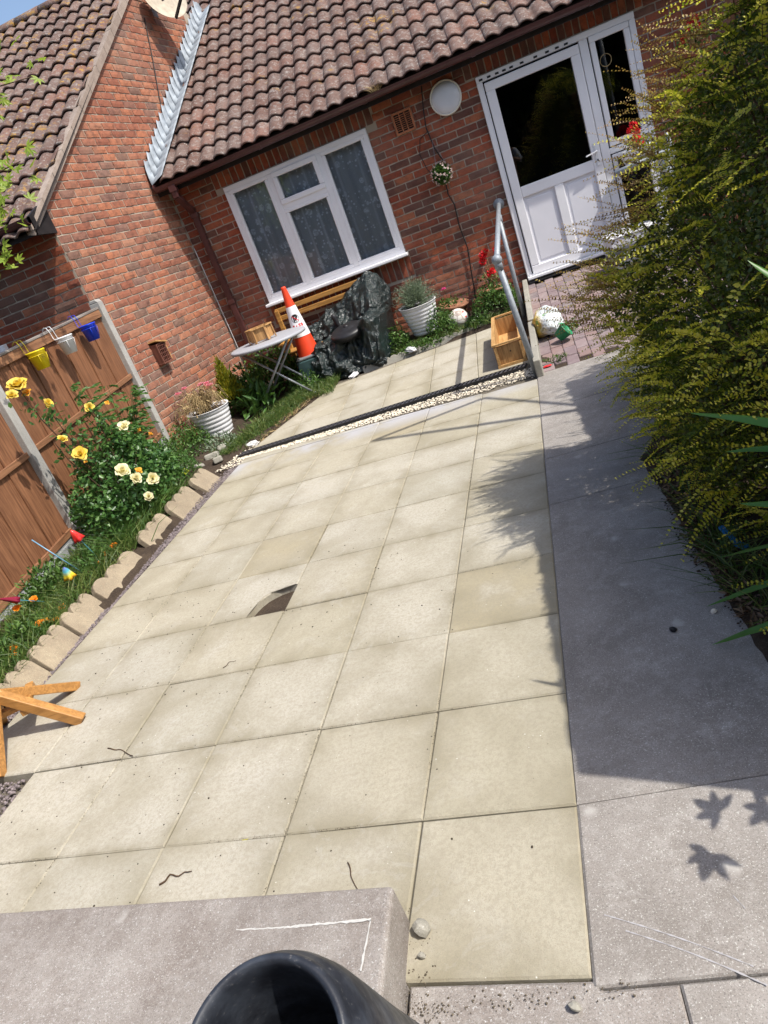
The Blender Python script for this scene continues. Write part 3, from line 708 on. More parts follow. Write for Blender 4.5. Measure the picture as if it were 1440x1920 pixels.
# dark rooms behind the openings
for (x0, x1, z0, z1, d) in ((WX0-.05, WX1+.05, WZ0-.05, WZ1+.05, 1.2), (DX0, DX1, DZ0-.05, DZ1, 2.0)):
    y0 = .125; q = MB()
    q.add([(x0, y0, z0), (x1, y0, z0), (x1, y0, z1), (x0, y0, z1), (x0, d, z0), (x1, d, z0), (x1, d, z1), (x0, d, z1)], [(4, 5, 6, 7), (0, 1, 5, 4), (3, 7, 6, 2), (0, 4, 7, 3), (1, 2, 6, 5)])
    q.build('room', MAT['dark'], house)

def frame_rect(q, x0, x1, z0, z1, w_, y, d, wz=None):
    wz = wz or w_
    q.box(((x0+x1)/2, y, z1-wz/2), (x1-x0, d, wz)); q.box(((x0+x1)/2, y, z0+wz/2), (x1-x0, d, wz))
    q.box((x0+w_/2, y, (z0+z1)/2), (w_, d, z1-z0-2*wz)); q.box((x1-w_/2, y, (z0+z1)/2), (w_, d, z1-z0-2*wz))
# --- window
win = MB(); frame_rect(win, WX0, WX1, WZ0, WZ1, .05, -.005, .07)
m1, m2 = -1.845, -1.245
for mx in (m1, m2): win.box((mx, -.005, (WZ0+WZ1)/2), (.06, .068, WZ1-WZ0-.1))
win.box(((m1+m2)/2, -.005, 2.045), (m2-m1-.06, .066, .055))
wo_ = bevel(win.build('window', MAT['upvc'], house), .006, 2)
def sash(parent, x0, x1, z0, z1, wd=.045, y=-.022):
    q = MB(); frame_rect(q, x0, x1, z0, z1, wd, y, .058); o = bevel(q.build('sash', MAT['upvc'], parent), .008, 2)
    return o
for (x0, x1, z0, z1) in ((WX0+.048, m1-.028, WZ0+.048, WZ1-.048), (m1+.028, m2-.028, WZ0+.048, 2.02), (m1+.028, m2-.028, 2.07, WZ1-.048), (m2+.028, WX1-.048, WZ0+.048, WZ1-.048)):
    top = z0 > 2
    s_ = sash(wo_, x0, x1, z0, z1, .055 if top else .042, -.026 if top else -.012)
    e = .05 if top else .037
    q = MB(); q.box(((x0+x1)/2, .012, (z0+z1)/2), (x1-x0-2*e, .004, z1-z0-2*e)); q.build('pane', MAT['glass'], wo_)
q = MB(); q.box(((WX0+WX1)/2, -.07, WZ0-.016), (WX1-WX0+.05, .17, .034)); bevel(q.build('sill', MAT['upvc'], wo_), .008, 2)
# --- door with side light
df = MB()
frame_rect(df, DX0, DX1, DZ0, DZ1, .06, 0, .08)
df.box((1.66, 0, (DZ0+DZ1)/2), (.085, .078, DZ1-DZ0-.12)); df.box(((1.70+2.11)/2, 0, 1.36), (.405, .07, .06))
dfo = bevel(df.build('door_frame', MAT['upvc'], house), .007, 2)
dl_ = MB(); lx0, lx1, lz0, lz1 = .64, 1.61, .43, 2.41
frame_rect(dl_, lx0, lx1, lz0, lz1, .095, -.028, .06, .085)
dl_.box(((lx0+lx1)/2, -.028, 1.29), (lx1-lx0-.19, .058, .11)); dl_.box(((lx0+lx1)/2, -.028, .875), (.10, .056, .72))
door = bevel(dl_.build('door', MAT['upvc'], house), .008, 3)
q = MB(); g0 = 1.34; g1 = 2.33
# the pane is tilted and turned to bring the photographer's reflection into mid-glass
q.add([(lx0+.09, .008, g0), (lx1-.09, -.026, g0), (lx1-.09, -.054, g1), (lx0+.09, -.020, g1)], [(0, 1, 2, 3)])
q.build('glass_pane', MAT['glass'], door)
for (x0, x1) in ((lx0+.09, (lx0+lx1)/2-.045), ((lx0+lx1)/2+.045, lx1-.09)):
    q = MB(); q.box(((x0+x1)/2, -.02, .875), (x1-x0, .02, .74)); q.box(((x0+x1)/2, -.030, .875), (x1-x0-.07, .014, .65)); bevel(q.build('door_panel', MAT['panel'], door), .01, 3)
q = MB(); q.box((1.565, -.062, 1.38), (.034, .012, .22)); q.box((1.565, -.080, 1.41), (.02, .04, .02)); q.bar((1.575, -.098, 1.412), (1.45, -.102, 1.395), .018, .014)
h_ = bevel(q.build('handle', MAT['whitepaint'], door), .004, 2)
q = MB(); q.box((1.565, -.070, 1.325), (.012, .006, .02)); q.build('keyhole', MAT['ink'], door)
q = MB(); q.box(((DX0+1.62)/2, -.06, DZ0+.035), (1.62-DX0, .10, .03)); q.box(((DX0+1.62)/2, -.038, DZ0+.06), (1.62-DX0-.05, .02, .02)); bevel(q.build('threshold', MAT['upvc'], house), .005, 2)
q = MB(); q.box(((DX0+DX1)/2, -.10, DZ0-.008), (DX1-DX0, .08, .014))
for k in range(100): q.box((DX0+.012+k*.016, -.10, DZ0+.002), (.006, .07, .006))
q.build('door_grating', MAT['black'], house)
sf = MB(); frame_rect(sf, 1.715, 2.105, 1.40, 2.43, .055, -.022, .05); frame_rect(sf, 1.715, 2.105, .43, 1.32, .045, -.022, .05)
sfo = bevel(sf.build('side_window', MAT['upvc'], house), .007, 2)
for (z0, z1) in ((1.455, 2.375), (.47, 1.28)):
    q = MB(); q.add([(1.765, -.012, z0), (2.055, -.016, z0), (2.055, -.016, z1), (1.765, -.012, z1)], [(0, 1, 2, 3)]); q.build('pane', MAT['glass'], sfo)
for k, xx in enumerate((.62, .705, .79, .865, .94, 1.05, 1.19, 1.31, 1.41, 1.50)):
    q = MB(); q.box((xx, -.0425, 2.452), (.038, .004, .019)); q.build('frame_slot', MAT['ink'], dfo)
# --- air vent
vt = MB(); frame_rect(vt, -.362, -.143, 2.268, 2.487, .022, -.014, .03)
for k in range(3): vt.box((-.362+.022+(k+.5)*(.175/3) + (0), -.012, 2.378), (.0, .0, .0))
for k in (1, 2): vt.box((-.362+.022+k*.0583, -.014, 2.378), (.012, .026, .175))
for k in range(1, 9): vt.box((-.2525, -.012, 2.29+k*.0195), (.175, .02, .007))
bevel(vt.build('air_vent', MAT['terracotta'], house), .002, 1)
q = MB(); q.box((-.2525, .0, 2.378), (.18, .006, .18)); q.build('vent_duct', MAT['ink'], house)
# --- eaves
q = MB(); q.box((.8, -.13, 2.66), (7.7, .26, .012)); q.box((.8, -.262, 2.665), (7.7, .018, .13)); q.build('fascia', MAT['fascia'], house)
gut = MB(); n = 10
prof = [(-.345+.05*math.cos(t)+.0, 2.685+.05*math.sin(t)) for t in [math.pi+math.pi*k/n for k in range(n+1)]]
prof2 = [(y*1, z) for y, z in [(-.345+.046*math.cos(t), 2.687+.046*math.sin(t)) for t in [math.pi+math.pi*k/n for k in range(n+1)]]]
vs = []
full = [(-.398, 2.69)] + prof + [(-.292, 2.69)] + prof2[::-1]
gx0, gx1 = -3.03, 4.5
vs = [(gx0, y, z) for y, z in full] + [(gx1, y, z+.0) for y, z in full]; nn = len(full)
gut.add(vs, [(i, (i+1) % nn, nn+(i+1) % nn, nn+i) for i in range(nn)]); gut.lathe([(0, -.002), (.05, -.002), (.05, .006), (0, .006)], (gx0, -.345, 2.685), 20, Matrix.Rotation(math.pi/2, 3, 'Y'))
guto = gut.build('gutter', MAT['gutter'], house)
for xx in (-2.62, -1.75, -.55, .6, 1.75):
    q = MB(); t_ = [math.pi+math.pi*k/n for k in range(n+1)]
    ring = [(-.345+.056*math.cos(t), 2.686+.056*math.sin(t)) for t in t_]; ring2 = [(-.345+.050*math.cos(t), 2.686+.050*math.sin(t)) for t in t_][::-1]
    fr = ring+ring2; q.add([(xx-.02, y, z) for y, z in fr]+[(xx+.02, y, z) for y, z in fr], [(i, (i+1) % 22, 22+(i+1) % 22, 22+i) for i in range(22)] + [tuple(range(21, -1, -1)), tuple(range(22, 44))])
    q.build('gutter_joint', MAT['gutter'], guto)
dp = MB(); dx = -2.83
dp.box((dx, -.345, 2.62), (.085, .085, .07)); dp.bar((dx, -.345, 2.60), (dx, -.345, 2.52), .065, .065); dp.bar((dx, -.345, 2.54), (dx, -.055, 2.36), .065, .065, (1, 0, 0)); dp.bar((dx, -.05, 2.40), (dx, -.05, .30), .065, .065)
dpo = bevel(dp.build('downpipe', MAT['gutter'], house), .006, 2)
for zz in (2.32, 1.30):
    q = MB(); q.box((dx, -.045, zz), (.085, .085, .05)); bevel(q.build('pipe_clip', MAT['gutter'], dpo), .004, 1)

# --- roof tiles
K = .70
def tile_mesh(u0, u1, name='roof_tile', mat=None, lift=.032, ln=.345, th=.017):
    q = MB(); n_ = max(4, int(round((u1-u0)/.0168))); us = [u0+(u1-u0)*i/n_ for i in range(n_+1)]
    def zf(u):
        f = (u/.1675) % 1.0 if u < .3349 else .9999
        return .029*math.sin(math.pi*f/.76)**.75 if f < .76 else -.004*math.sin(math.pi*(f-.76)/.24)
    top = []
    for v_, dz_ in ((0, 0), (.02, .001), (ln, -lift)):
        top += [(u, v_, zf(u)+dz_+.018) for u in us]
    m_ = len(us); bot = [(u, 0, zf(u)+.018-th) for u in us]
    fs = [(r*m_+i, r*m_+i+1, (r+1)*m_+i+1, (r+1)*m_+i) for r in range(2) for i in range(m_-1)]
    o_ = 3*m_; fs += [(o_+i, o_+i+1, i+1, i) for i in range(m_-1)]
    bk = [(u, .06, zf(u)+.018-th) for u in us]; fs += [(o_+m_+i, o_+m_+i+1, o_+i+1, o_+i) for i in range(m_-1)]
    fs += [(0, m_, o_+m_, o_), ]; fs += [(m_-1, o_+m_-1, o_+2*m_-1, 2*m_-1)]
    q.add(top+bot+bk, fs); me = q.mesh(name, mat or MAT['tile'], True)
    return me
_tc = {}
def get_tile(a, bb, mat):
    k = (round(a, 2), round(bb, 2), mat.name)
    if k not in _tc: _tc[k] = tile_mesh(k[0], k[1], 'roof_tile', mat)
    return _tc[k]
def roof(parent, x_left, x_right, y0, z0, rows, slope, mat, off, leftf, rightf, gauge=.30, phase=0.0):
    """tiles are parts of the roof; off = parent's origin"""
    ang = math.atan(slope); cs, sn = math.cos(ang), math.sin(ang)
    items = []
    for r in range(rows):
        y = y0 + r*gauge*cs; z = z0 + r*gauge*sn
        a, bb = leftf(y, z), rightf(y, z)
        k0 = math.floor((a-phase)/.335)
        x = phase + k0*.335
        while x < bb:
            u0, u1 = max(0, a-x), min(.335, bb-x)
            if u1-u0 > .05: items.append((x, y, z, round(u0, 2), round(u1, 2)))
            x += .335
    items.sort(key=lambda t: -(lambda iv: 0 if (not iv or not (-150 < iv[0] < 1590 and -250 < iv[1] < 1900)) else 1/iv[2])(in_view((t[0]+.15, t[1], t[2]))))
    rest = MB()
    for k, (x, y, z, u0, u1) in enumerate(items):
        me = get_tile(u0, u1, mat)
        M4 = Matrix.Translation(Vector((x, y, z))-off) @ Matrix.Rotation(ang, 4, 'X') @ Matrix.Rotation(random.uniform(-.004, .004), 4, 'Z') @ Matrix.Translation((0, random.uniform(-.004, .004), random.uniform(-.002, .002)))
        if k < 290: o = link('roof_tile', me, parent); o.matrix_local = M4
        else: rest.add([M4 @ v.co for v in me.vertices], [tuple(p.vertices) for p in me.polygons])
    if rest.f: o = rest.build('roof_tiles', mat, parent); o['kind'] = 'stuff'
SWN = Vector((0.1659685, 0.98613106, 0)); SW0 = Vector((-3.0282, 7.5, 0))      # side wall of the neighbour: origin and direction
def sw_x(y): return SW0.x + (y-7.5)*SWN.x/SWN.y
RY0, RZ0 = 7.165, 2.715
q = MB()
pz = lambda y: RZ0-.012 + (y-RY0)*K
q.add([(-3.2, RY0+.03, pz(RY0+.03)), (4.5, RY0+.03, pz(RY0+.03)), (4.5, 13.6, pz(13.6)), (-3.6, 13.6, pz(13.6))], [(0, 1, 2, 3)])
mroof = empty('roof', (0, 0, 0)); mroof.parent = house; mroof.location = (0, 0, 0)
bpy.data.objects.remove(mroof)
q.v = [(x, y-YF, z) for x, y, z in q.v]
mroof = q.build('roof', MAT['fascia'], house)
roof(mroof, -3.2, 4.4, RY0, RZ0, 18, K, MAT['tile'], HO, lambda y, z: (sw_x(y)+.10) if y < 10.05 else -3.35, lambda y, z: 3.6 if y < 8 else 2.6 if y < 10 else 1.2, .30, -3.0+.05)
# lead flashing where the roof meets the neighbour's gable wall: one soaker per step
for k in range(24):
    t = k/23; y = 7.20 + t*2.78; z = pz(y)+.02; x = sw_x(y)
    q = MB(); nn_ = 7; vs = []
    ln = .22; side = Vector((SWN.y, -SWN.x, 0))       # away from the wall
    up = Vector((0, SWN.y, K)).normalized(); alongv = Vector((SWN.x, SWN.y, K*SWN.y)).normalized()
    base = Vector((x, y, z)) - HO + side*.012
    for a_ in (0, 1, 2):
        for j_ in range(nn_):
            u = j_/(nn_-1)         # 0 wall tip .. 1 roof tip
            if u < .5:
                h = (1-u/.5); pos = Vector((0, 0, .015+(.15+(.06, .02, -.01)[a_])*h)) + side*(.010*h + .035*(1-h)**2)
            else:
                h = (u-.5)/.5; pos = side*(.035 + .13*h) + Vector((0, 0, .015+.020*h))
            lift = .010*(1-a_/2) + .0025*math.sin(u*9+k)
            lead = -.075*(1-abs(2*u-1))*(1 if a_ == 0 else 0)
            sh = alongv*(a_*ln/2*(.75 if u < .1 else 1) + lead + (.03 if (u < .12 and a_ == 0) else 0))
            vs.append(base + pos + sh + side*lift + Vector((0, 0, lift*.6)))
    fs = [(a_*nn_+j_, a_*nn_+j_+1, (a_+1)*nn_+j_+1, (a_+1)*nn_+j_) for a_ in range(2) for j_ in range(nn_-1)]
    q.add(vs, fs); me = q.mesh('lead_flashing', MAT['lead'], True); o = link('lead_flashing', me, house)
    so_ = o.modifiers.new('thickness', 'SOLIDIFY'); so_.thickness = .003

# ================================================================ NEIGHBOUR'S HOUSE
nb = empty('neighbour_house', (-3.38, 5.40, 0), 0, 'gable-ended red brick house with lichen-spotted tiles beside the fence', 'house')
NO = Vector((-3.38, 5.40, 0))
NCY = 5.40; s_front = (NCY-7.5)/SWN.y
def verge_z(y): return 2.68 + (y-5.36)*.70
q = MB()
def swp(s_, z): p = SW0+SWN*s_; return (p.x-NO.x, p.y-NO.y, z)
sr = (9.02-7.5)/SWN.y; se = (10.3-7.5)/SWN.y
q.add([swp(s_front, -.1), swp(.1, -.1), swp(.1, 2.6), swp(se, 2.6), swp(se, 4.4), swp(sr, 5.24), swp(s_front, verge_z(NCY))], [tuple(range(7))])
gw = q.build('gable_wall', MAT['mortar'], nb)
sy = lambda y: (y-7.5)/SWN.y
def smin(z): return s_front if z < 2.66 else max(s_front, sy(5.40+(z-2.70)/.70))
def smax(z):
    if z < 2.70: return -.005
    return min(sy(7.17+(z-2.68)/.70+.02), sy(9.02+(5.25-z)/.70), sy(9.62))
gl = courses(.2, 5.1, smin, smax, [], .08)
yaw = math.atan2(SWN.y, SWN.x)
pl = []
for s_, z, ln, vert in gl:
    p = SW0+SWN*s_; pw = Vector((p.x, p.y, z)); iv = in_view(pw); sc = 0
    if iv and -40 < iv[0] < 1480 and -40 < iv[1] < 1960: sc = ln/iv[2]**2
    pl.append((sc, pw-NO, yaw, ln, vert, gw))
# front wall (faces the camera, in the shade of the eave)
q = MB(); q.add([(-4.6, 0, -.1), (0, 0, -.1), (0, 0, 2.62), (-4.6, 0, 2.62)], [(3, 2, 1, 0)]); fw = q.build('front_wall', MAT['mortar'], nb)
fl_ = courses(.5, 2.55, lambda z: -2.6, lambda z: -.002, [(-1.75, -1.02, 1.0, 1.74)], -.02)
for s_, z, ln, vert in fl_:
    pw = NO+Vector((s_, 0, z)); iv = in_view(pw); sc = 0
    if iv and -40 < iv[0] < 1480 and -40 < iv[1] < 1960: sc = ln/iv[2]**2
    pl.append((sc, pw-NO, 0, ln, vert, fw))
# the brick meshes bulge towards local -Y: right for the front wall; the gable wall faces +X so its yaw keeps -Y on the outside
emit_two = {}
pl.sort(key=lambda t: -t[0])
top300 = pl[:300]; restp = pl[300:]
emit_bricks([t for t in top300 if t[5] is gw], gw, nb, 300, BRM2, MAT['brick_pale']); emit_bricks([t for t in top300 if t[5] is fw], fw, nb, 300)
emit_bricks([(0,)+t[1:] for t in restp if t[5] is gw], gw, nb, 0, BRM2, MAT['brick_pale']); emit_bricks([(0,)+t[1:] for t in restp if t[5] is fw], fw, nb, 0)
# neighbour's small window behind the fence
q = MB(); frame_rect(q, -1.75, -1.02, 1.0, 1.74, .06, -.02, .07); nwo = bevel(q.build('window', MAT['upvc'], nb), .006, 2)
q = MB(); q.box((-1.385, -.01, 1.37), (.62, .006, .63)); q.build('pane', m_simple('blue_blind_glass', (.30, .42, .52), .15, .1, 5), nwo)
# eave, gutter
q = MB(); q.box((-2.3, -.14, 2.50), (4.62, .28, .012)); q.box((-2.3, -.28, 2.52), (4.62, .02, .15)); q.prism([(.012, -.29, 2.44), (.012, -.29, 2.60), (.012, .02, 2.72), (.012, .02, 2.44)], (0, 0, 0), (-.03, 0, 0)); q.build('fascia', MAT['fascia'], nb)
q = MB(); vs = [(-4.6, y+.04, z-.10) for y, z in full]+[(.0, y+.04, z-.10) for y, z in full]; q.add(vs, [(i, (i+1) % nn, nn+(i+1) % nn, nn+i) for i in range(nn)]+[tuple(range(nn, 2*nn))]); q.build('gutter', MAT['gutter'], nb)
NRY, NRZ = 5.06, 2.475
q = MB(); pz2 = lambda y: NRZ-.012+(y-NRY)*.70
q.v = []; q.add([(-5.0-NO.x*0, 0, 0)], [])
q = MB(); q.add([(-5.2, NRY+.03-NO.y, pz2(NRY+.03)), (.03, NRY+.03-NO.y, pz2(NRY+.03)), (.62, 9.0-NO.y, pz2(9.0)), (-5.2, 9.0-NO.y, pz2(9.0)), (-5.2, 11.5-NO.y, pz2(9.0)-1.75), (.9, 11.5-NO.y, pz2(9.0)-1.75)], [(0, 1, 2, 3), (3, 2, 5, 4)])
nro = q.build('roof', MAT['fascia'], nb)
roof(nro, 0, 0, NRY, NRZ, 16, .70, MAT['tile_lichen'], NO, lambda y, z: -7.6, lambda y, z: sw_x(y)+.03, .30, -3.36-.335*20+.0)
# ridge tiles and verge
for k in range(13):
    q = MB(); n8 = 8; r_ = .11; a0 = -(k+1)*.36+.62; pr_ = [(r_*math.cos(math.pi*i/n8), r_*.9*math.sin(math.pi*i/n8)) for i in range(n8+1)]
    q.add([(a0+.01, 9.02-NO.y+y, pz2(9.0)-.02+z) for y, z in pr_]+[(a0+.36, 9.02-NO.y+y*1.03, pz2(9.0)-.02+z*1.03) for y, z in pr_], [(i, i+1, n8+2+i, n8+1+i) for i in range(n8)])
    o = q.build('ridge_tile', MAT['tile_lichen'], nro, True); sm = o.modifiers.new('t', 'SOLIDIFY'); sm.thickness = .014
vside = Vector((SWN.y, -SWN.x, 0))
for k in range(14):      # verge strip, in short lengths
    y0_, y1_ = 5.10+k*.285, 5.10+(k+1)*.285+.012
    P0 = Vector((sw_x(y0_), y0_, pz2(y0_)+.035+.004*(k % 2))) - NO; P1 = Vector((sw_x(y1_), y1_, pz2(y1_)+.035)) - NO
    q = MB(); dn3 = Vector((0, 0, -1)); q.add([P0+vside*.05, P1+vside*.05, P1+vside*.05+dn3*.085, P0+vside*.05+dn3*.085, P0-vside*.03, P1-vside*.03, P1-vside*.03+dn3*.06, P0-vside*.03+dn3*.06], [(0, 1, 2, 3), (0, 4, 5, 1), (3, 2, 6, 7), (0, 3, 7, 4), (1, 5, 6, 2), (4, 7, 6, 5)])
    q.build('verge_strip', MAT['verge'], nb)

# satellite dish
D0 = Vector((-2.56, 8.72, 4.72)); ds = empty('satellite_dish', D0, 0, 'weathered cream satellite dish on a bracket high on the gable wall', 'satellite dish')
ax = Vector((.80, -.52, .20)).normalized(); Rm = ax.to_track_quat('Z', 'Y').to_matrix()
q = MB(); q.lathe([(0.0, -.05)]+[(r_, -.05+.05*(r_/.30)**2) for r_ in (.06, .12, .18, .24, .30)]+[(.306, .003), (.30, -.006)]+[(r_, -.062+.05*(r_/.30)**2) for r_ in (.24, .12, .001)], (0, 0, 0), 32, Rm @ Matrix.Diagonal((1, .88, 1)))
q.build('dish', MAT['dish'], ds, True)
q = MB(); e1 = Rm @ Vector((0, -.27, 0)); e2 = Rm @ Vector((0, -.16, .36)); q.bar(e1, e2, .022, .03); q.bar(Rm @ Vector((0, 0, -.05)), Vector((-.13, .05, -.05)), .05, .06); q.build('arm', MAT['fascia'], ds)
q = MB(); q.tube([e2+Rm @ Vector((0, -.0, .03)), e2-Rm @ Vector((0, -.0, .07))], .030, 12); q.box(e2+Rm @ Vector((.0, -.03, .03)), (.05, .05, .05)); q.build('receiver', MAT['black'], ds)
q = MB(); q.box((-.20, .06, -.06), (.02, .10, .16)); q.bar((-.20, .06, -.05), (-.05, .02, -.03), .03, .03); q.build('bracket', MAT['galv'], ds)
pth = [swp(sy(8.55), 4.55), swp(sy(8.35), 4.1), swp(sy(8.15), 3.7), swp(sy(8.0), 3.35)]
q = MB(); q.tube([Vector(p)+NO+vside*.018 for p in pth], .006, 6); tag(q.build('aerial_cable', MAT['cable']), 'thin black cable running down the gable wall from the dish', 'cable')
q = MB(); q.tube([Vector((-3.005, 7.465, 2.0)), Vector((-3.0, 7.462, 1.4)), Vector((-2.995, 7.458, .72))], .004, 6); tag(q.build('white_cable', MAT['whitepaint']), 'thin white cable in the brick corner behind the round table', 'cable')

# ================================================================ WALL THINGS
# round bulkhead lamp
lp = empty('wall_lamp', (.235, YF, 2.43), 0, 'round white bulkhead lamp on the brick wall beside the door', 'lamp')
Rx = Matrix.Rotation(math.pi/2, 3, 'X')
q = MB(); q.lathe([(0, -.0), (.166, 0), (.168, .035), (.162, .052), (.150, .050), (.148, .03)], (0, 0, 0), 48, Rx); q.build('rim', MAT['lamprim'], lp, True)
q = MB(); q.lathe([(.150, .045), (.135, .066), (.09, .080), (.045, .086), (0.0005, .088)], (0, 0, 0), 48, Rx); q.build('diffuser', MAT['lampglass'], lp, True)
# black cable down the wall
q = MB()
q.tube([(.03, 7.47, 2.62), (-.02, 7.468, 2.40), (-.045, 7.468, 2.24), (-.02, 7.466, 2.02), (.03, 7.468, 1.88), (.0, 7.468, 1.75)], .0065, 6)
q.tube([(.0, 7.468, 1.75), (-.02, 7.47, 1.55), (.015, 7.466, 1.42), (.0, 7.468, 1.2), (.02, 7.468, .95), (-.01, 7.47, .72), (-.05, 7.46, .38)], .0075, 6)
q.tube([(-.03, 7.47, 2.2), (-.14, 7.466, 2.16), (-.19, 7.468, 2.02), (-.16, 7.466, 1.86), (-.12, 7.468, 1.78)], .004, 6)
tag(q.build('wall_cable', MAT['cable']), 'black cable looping down the brick wall past the hanging flower ball', 'cable')
# topiary flower ball
bl = empty('hanging_flower_ball', (-.02, 7.36, 1.76), 0, 'small round artificial flower ball with pale pink blooms hanging on the brick wall', 'flower ball')
n_ = 1500; d_ = rdirs(n_); leaves('foliage', d_*.095*rng.uniform(.6, 1, (n_, 1)), d_+rng.normal(size=(n_, 3))*.6, rdirs(n_), .030, .013, MAT['weed'], bl)['kind'] = 'stuff'
n_ = 110; d_ = rdirs(n_); P_ = np.repeat(d_*.112, 5, 0); T_ = np.repeat(d_, 5, 0)+rng.normal(size=(n_*5, 3))*.8
leaves('blossoms', P_, T_, np.repeat(d_, 5, 0), .017, .013, m_petal('pale_pink', (.75, .55, .55), (.85, .75, .72)), bl)['kind'] = 'stuff'
q = MB()
for a_ in (0, 2.1, 4.2): q.tube([(.07*math.cos(a_), .07*math.sin(a_), .09), (0, .05, .34)], .0012, 4)
q.build('hanging_wire', MAT['galv'], bl)
# lace curtain
q = MB(); nxx, nzz = 170, 24; vs = []
for j in range(nzz+1):
    for i in range(nxx+1):
        x = .02+(WX1-WX0-.04)*i/nxx; z = (WZ1-WZ0-.02)*j/nzz
        amp = .016+.008*math.sin(i*.05+2); yy = amp*math.sin(x*31+1.2*math.sin(x*7)+.35*z) + .006*math.sin(x*71)
        vs.append((x, yy, z))
q.add(vs, [(j*(nxx+1)+i, j*(nxx+1)+i+1, (j+1)*(nxx+1)+i+1, (j+1)*(nxx+1)+i) for j in range(nzz) for i in range(nxx)])
cu = q.build('lace_curtain', MAT['lace'], None, True); cu.location = (WX0, YF+.085, WZ0+.01); tag(cu, 'white floral lace curtain hanging inside the three-light window', 'curtain')
q = MB(); q.box((0, 0, 0), (1.9, .02, 1.5)); o = q.build('room_backdrop', MAT['roomwall'], house); o.location = (-1.53, 1.0, 1.8)
# insect house on the gable wall
p0 = SW0+SWN*sy(5.98); ih = empty('insect_house', (p0.x+.0, p0.y, 1.12), yaw-math.pi/2, 'small brown lattice insect house with a sloped roof on the gable wall', 'insect house')
q = MB()
q.box((.045, 0, .10), (.09, .15, .012)); q.box((.045, -.07, 0), (.09, .012, .20)); q.box((.045, .07, 0), (.09, .012, .20)); q.box((.045, 0, -.10), (.10, .16, .014)); q.box((.006, 0, 0), (.008, .14, .19))
bevel(q.build('case', m_wood('dark_stained_wood', (.22, .09, .06), (.14, .055, .04), 'Z'), ih), .002, 1)
q = MB()
for k in range(4): q.box((.088, -.045+k*.03, 0), (.006, .007, .19))
for k in range(5): q.box((.090, 0, -.075+k*.038), (.006, .14, .006))
q.build('lattice', m_wood('dark_lattice', (.20, .08, .055), (.13, .05, .04), 'Z'), ih)
for k in range(5):
    q = MB(); q.box((.05, .088, .075-k*.037), (.075, .014, .03)); q.build('side_block', MAT['pine_z'], ih)
q = MB(); q.box((.05, .01, .118), (.12, .19, .014), Matrix.Rotation(-.25, 3, 'X')); q.build('roof_board', MAT['pine_z'], ih)

# ================================================================ FENCE
FX = -3.36
def ftop(y): return 1.73 - (5.45-y)*.058
def fbot(y): return .40 - (5.45-y)*.075
fc = empty('fence', (FX, 5.45, 0), 0, 'brown panelled garden fence between grey concrete posts on the left', 'fence')
FO = Vector((FX, 5.45, 0))
for k, y in enumerate((5.44, 3.56, 1.68, -.2)):
    q = MB(); zt_ = ftop(y)+.05
    q.prism([(-.05, y-5.45-.045, -.1), (.05, y-5.45-.045, -.1), (.05, y-5.45+.045, -.1), (-.05, y-5.45+.045, -.1)], (0, 0, 0), (0, 0, zt_+.1)); q.prism([(-.05, y-5.45-.045, zt_), (.05, y-5.45-.045, zt_), (.03, y-5.45-.045, zt_+.03), (-.03, y-5.45-.045, zt_+.03)], (0, 0, 0), (0, .09, 0))
    bevel(q.build('post', MAT['conc_post'], fc), .006, 2)
for (ya, yb) in ((5.39, 3.61), (3.51, 1.73), (1.63, -.15)):
    n_ = 14; wv = (ya-yb)/n_
    for k in range(n_):
        y = ya-(k+.5)*wv; q = MB(); th = .010
        z0_, z1_ = fbot(y)+.02, ftop(y)-.015
        q.box((-.004+(.006 if k % 2 else 0), y-5.45, (z0_+z1_)/2), (th, wv+.018, z1_-z0_), Matrix.Rotation(.035, 3, 'Z')); q.build('fence_board', MAT['fence'], fc)
    for frac, hh in ((.97, .07), (.50, .045), (.025, .05), (.755, 0)):
        if not hh: continue
        q = MB(); a_ = (.018, ya-5.45, fbot(ya)+(ftop(ya)-fbot(ya))*frac); b_ = (.018, yb-5.45, fbot(yb)+(ftop(yb)-fbot(yb))*frac); q.bar(a_, b_, .022, hh); bevel(q.build('rail', MAT['fence_rail'], fc), .003, 1)
    q = MB(); q.bar((.006, ya-5.45, ftop(ya)+.006), (.006, yb-5.45, ftop(yb)+.006), .055, .022); bevel(q.build('capping', m_wood('weathered_capping', (.30, .27, .24), (.22, .19, .17), 'Y'), fc), .004, 1)
    q = MB(); q.bar((.0, ya-5.45, fbot(ya)-.13), (.0, yb-5.45, fbot(yb)-.13), .04, .29); q.bar((.012, ya-5.45-.1, fbot(ya)-.13), (.012, yb-5.45+.1, fbot(yb)-.13), .03, .22); bevel(q.build('gravel_board', MAT['gravelboard'], fc), .006, 2)

